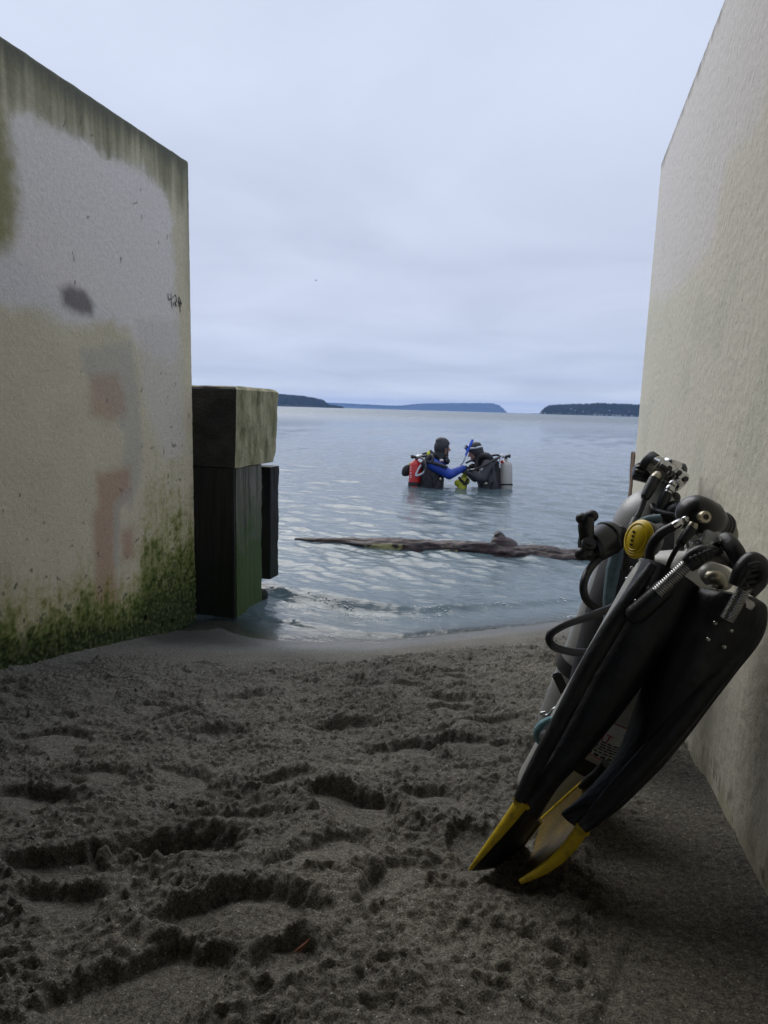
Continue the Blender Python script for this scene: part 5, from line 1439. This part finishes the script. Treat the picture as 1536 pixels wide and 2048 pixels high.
MB().cap(dp_(993, 990, 0), dp_(990, 930, 0), .085, .075).cap(dp_(985, 988, -.12), dp_(988, 970, -.14), .09, .06).build('back_pad', M_nyl, vsR)
MB().tube([dp_(988, 928, -.18), dp_(978, 914, -.2), dp_(965, 912, -.14), dp_(955, 920, -.1), (dp_(952, 940, -.13))], [.04, .042, .044, .04, .03], 10).build('shoulder_strap', M_web, vsR)
MB().tube([dp_(986, 924, .1), dp_(976, 911, .1), dp_(964, 911, .02), dp_(956, 916, -.08)], [.03, .04, .04, .03], 10).build('collar', M_nyl, vsR)
MB().ell(dp_(971, 967, -.22), .03, .014, .02, RL, 10, 6).build('clip', M_brs, vsR)
bag = thing('bag', 'small yellow green bag held low between the two divers at the waterline', 'bag', dp_(924, 975))
MB().cap(dp_(916, 966, -.02), dp_(931, 962, -.04), .055, .065).cap(dp_(924, 980, -.02), dp_(924, 966, -.02), .07, .08).cap(dp_(928, 955, -.02), dp_(930, 948, -.02), .05, .03).build('pouch', M_bag, bag)
MB().tube([dp_(918, 955, -.06), dp_(924, 962, -.10), dp_(931, 968, -.11), dp_(934, 958, -.08)], .02, 8).build('strap', M_web, bag)

# ================================================================= small things
# seagull far off over the water
bc = A(632, 561, 60)
gull = thing('bird', 'tiny bird flying high over the water', 'bird', bc)
M_gull = plain('gull_grey', (.42, .38, .36), .8)
MB().ell(bc, .10, .030, .030, RL, 10, 6).build('body', M_gull, gull)
for s_ in (-1, 1):
    MB().tube([bc, bc + fL * .02 * s_ + UP * .06 + Hf * .10 * s_, bc + fL * (-.05) + UP * .07 + Hf * .22 * s_], [.024, .020, .006], 6, 4).build('wing', M_gull, gull)
# dry orange needle twig in the foreground
tw = on_sand(604, 1906)
twz = sand_z(tw.x, tw.y)
twig = MB().tube([on_sand(588, 1914) + UP * .006, on_sand(600, 1908) + UP * .009, on_sand(611, 1900) + UP * .010, on_sand(620, 1894) + UP * .012], [.0010, .0014, .0012, .0006], 6, 4).tube([on_sand(596, 1913) + UP * .005, on_sand(606, 1906) + UP * .007, on_sand(614, 1899) + UP * .010], .0009, 6, 4).build('twig', plain('orange_twig', (.22, .085, .04), .7))
tag(twig, 'short orange brown twig lying on the sand in the foreground', 'twig')
# shell grit and little clods strewn on the sand
M_grit = plain('shell_grit', (.50, .48, .43), .7); M_clod = M_sand
gm, cmz = MB(), MB()
tet_f = ((0, 1, 2), (0, 2, 3), (0, 3, 1), (1, 3, 2))
for _ in range(420):
    x_, y_ = random.uniform(-1.75, .27), random.uniform(.4, 2.9) ** 1.0
    z_ = sand_z(x_, y_); s_ = random.uniform(.0007, .0019) * (1 + y_ * .5)
    b0_ = len(gm.v)
    for k in range(4):
        gm.v.append((x_ + random.uniform(-1, 1) * s_, y_ + random.uniform(-1, 1) * s_, z_ + random.uniform(0, 1) * s_))
    gm.f += [tuple(b0_ + i for i in f) for f in tet_f]
g_ = gm.build('shell_grit', M_grit, smooth=False); g_['kind'] = 'stuff'
for _ in range(2600):
    x_, y_ = random.uniform(-1.72, .20), .42 + 2.4 * random.random() ** 1.3
    if shore(x_) - y_ < .55: continue
    i_ = np.searchsorted(_ys, y_); j_ = np.searchsorted(_xs, x_)
    if ROUGH[i_, j_] < random.uniform(.3, .9): continue
    z_ = sand_z(x_, y_); s_ = random.choice((.002, .003, .003, .004, .006)) * random.uniform(.6, 1.2)
    b0_ = len(cmz.v)
    for (p, q, r) in ((1, 0, 0), (-1, 0, 0), (0, 1, 0), (0, -1, 0), (0, 0, 1), (0, 0, -1)):
        k = random.uniform(.6, 1.25)
        cmz.v.append((x_ + p * s_ * k + random.uniform(-.3, .3) * s_, y_ + q * s_ * k + random.uniform(-.3, .3) * s_, z_ + s_ * .05 + r * s_ * k * .8))
    for a, b_, c_ in ((0, 2, 4), (2, 1, 4), (1, 3, 4), (3, 0, 4), (2, 0, 5), (1, 2, 5), (3, 1, 5), (0, 3, 5)):
        cmz.f.append((b0_ + a, b0_ + b_, b0_ + c_))
g_ = cmz.build('sand_clods', M_clod, smooth=False); g_['kind'] = 'stuff'

fm = MB()
for _ in range(260):
    x_ = random.uniform(-1.55, -.55) if random.random() < .8 else random.uniform(-.6, .1)
    y_ = float(np.interp(x_, lx, ly)) + random.gauss(-.05, .035) + (.0 if random.random() < .7 else -.12)
    h_ = float(np.interp(x_, [-1.9, -1.5, -1.1, -.7, -.2, .2, .6], [.03, .045, .042, .026, .018, .012, 0]))
    r_ = random.uniform(.0015, .0045)
    fm.ell((x_, y_, .004 + h_ * math.exp(-((y_ - float(np.interp(x_, lx, ly))) / .07) ** 2)), r_ * random.uniform(1, 2.5), r_, r_ * .6, None, 6, 4)
for _ in range(420):
    x_ = random.uniform(-1.25, .25)
    y_ = float(shore(x_)) + .035 * math.sin(x_ * 5.1) + .02 * math.sin(x_ * 13 + 1) + random.gauss(.03, .012)
    r_ = random.uniform(.001, .0028)
    fm.ell((x_, y_, .005), r_ * random.uniform(1, 3), r_, r_ * .5, None, 6, 4)
fo = fm.build('foam', plain('foam_white', (.75, .77, .78), .4)); fo['kind'] = 'stuff'
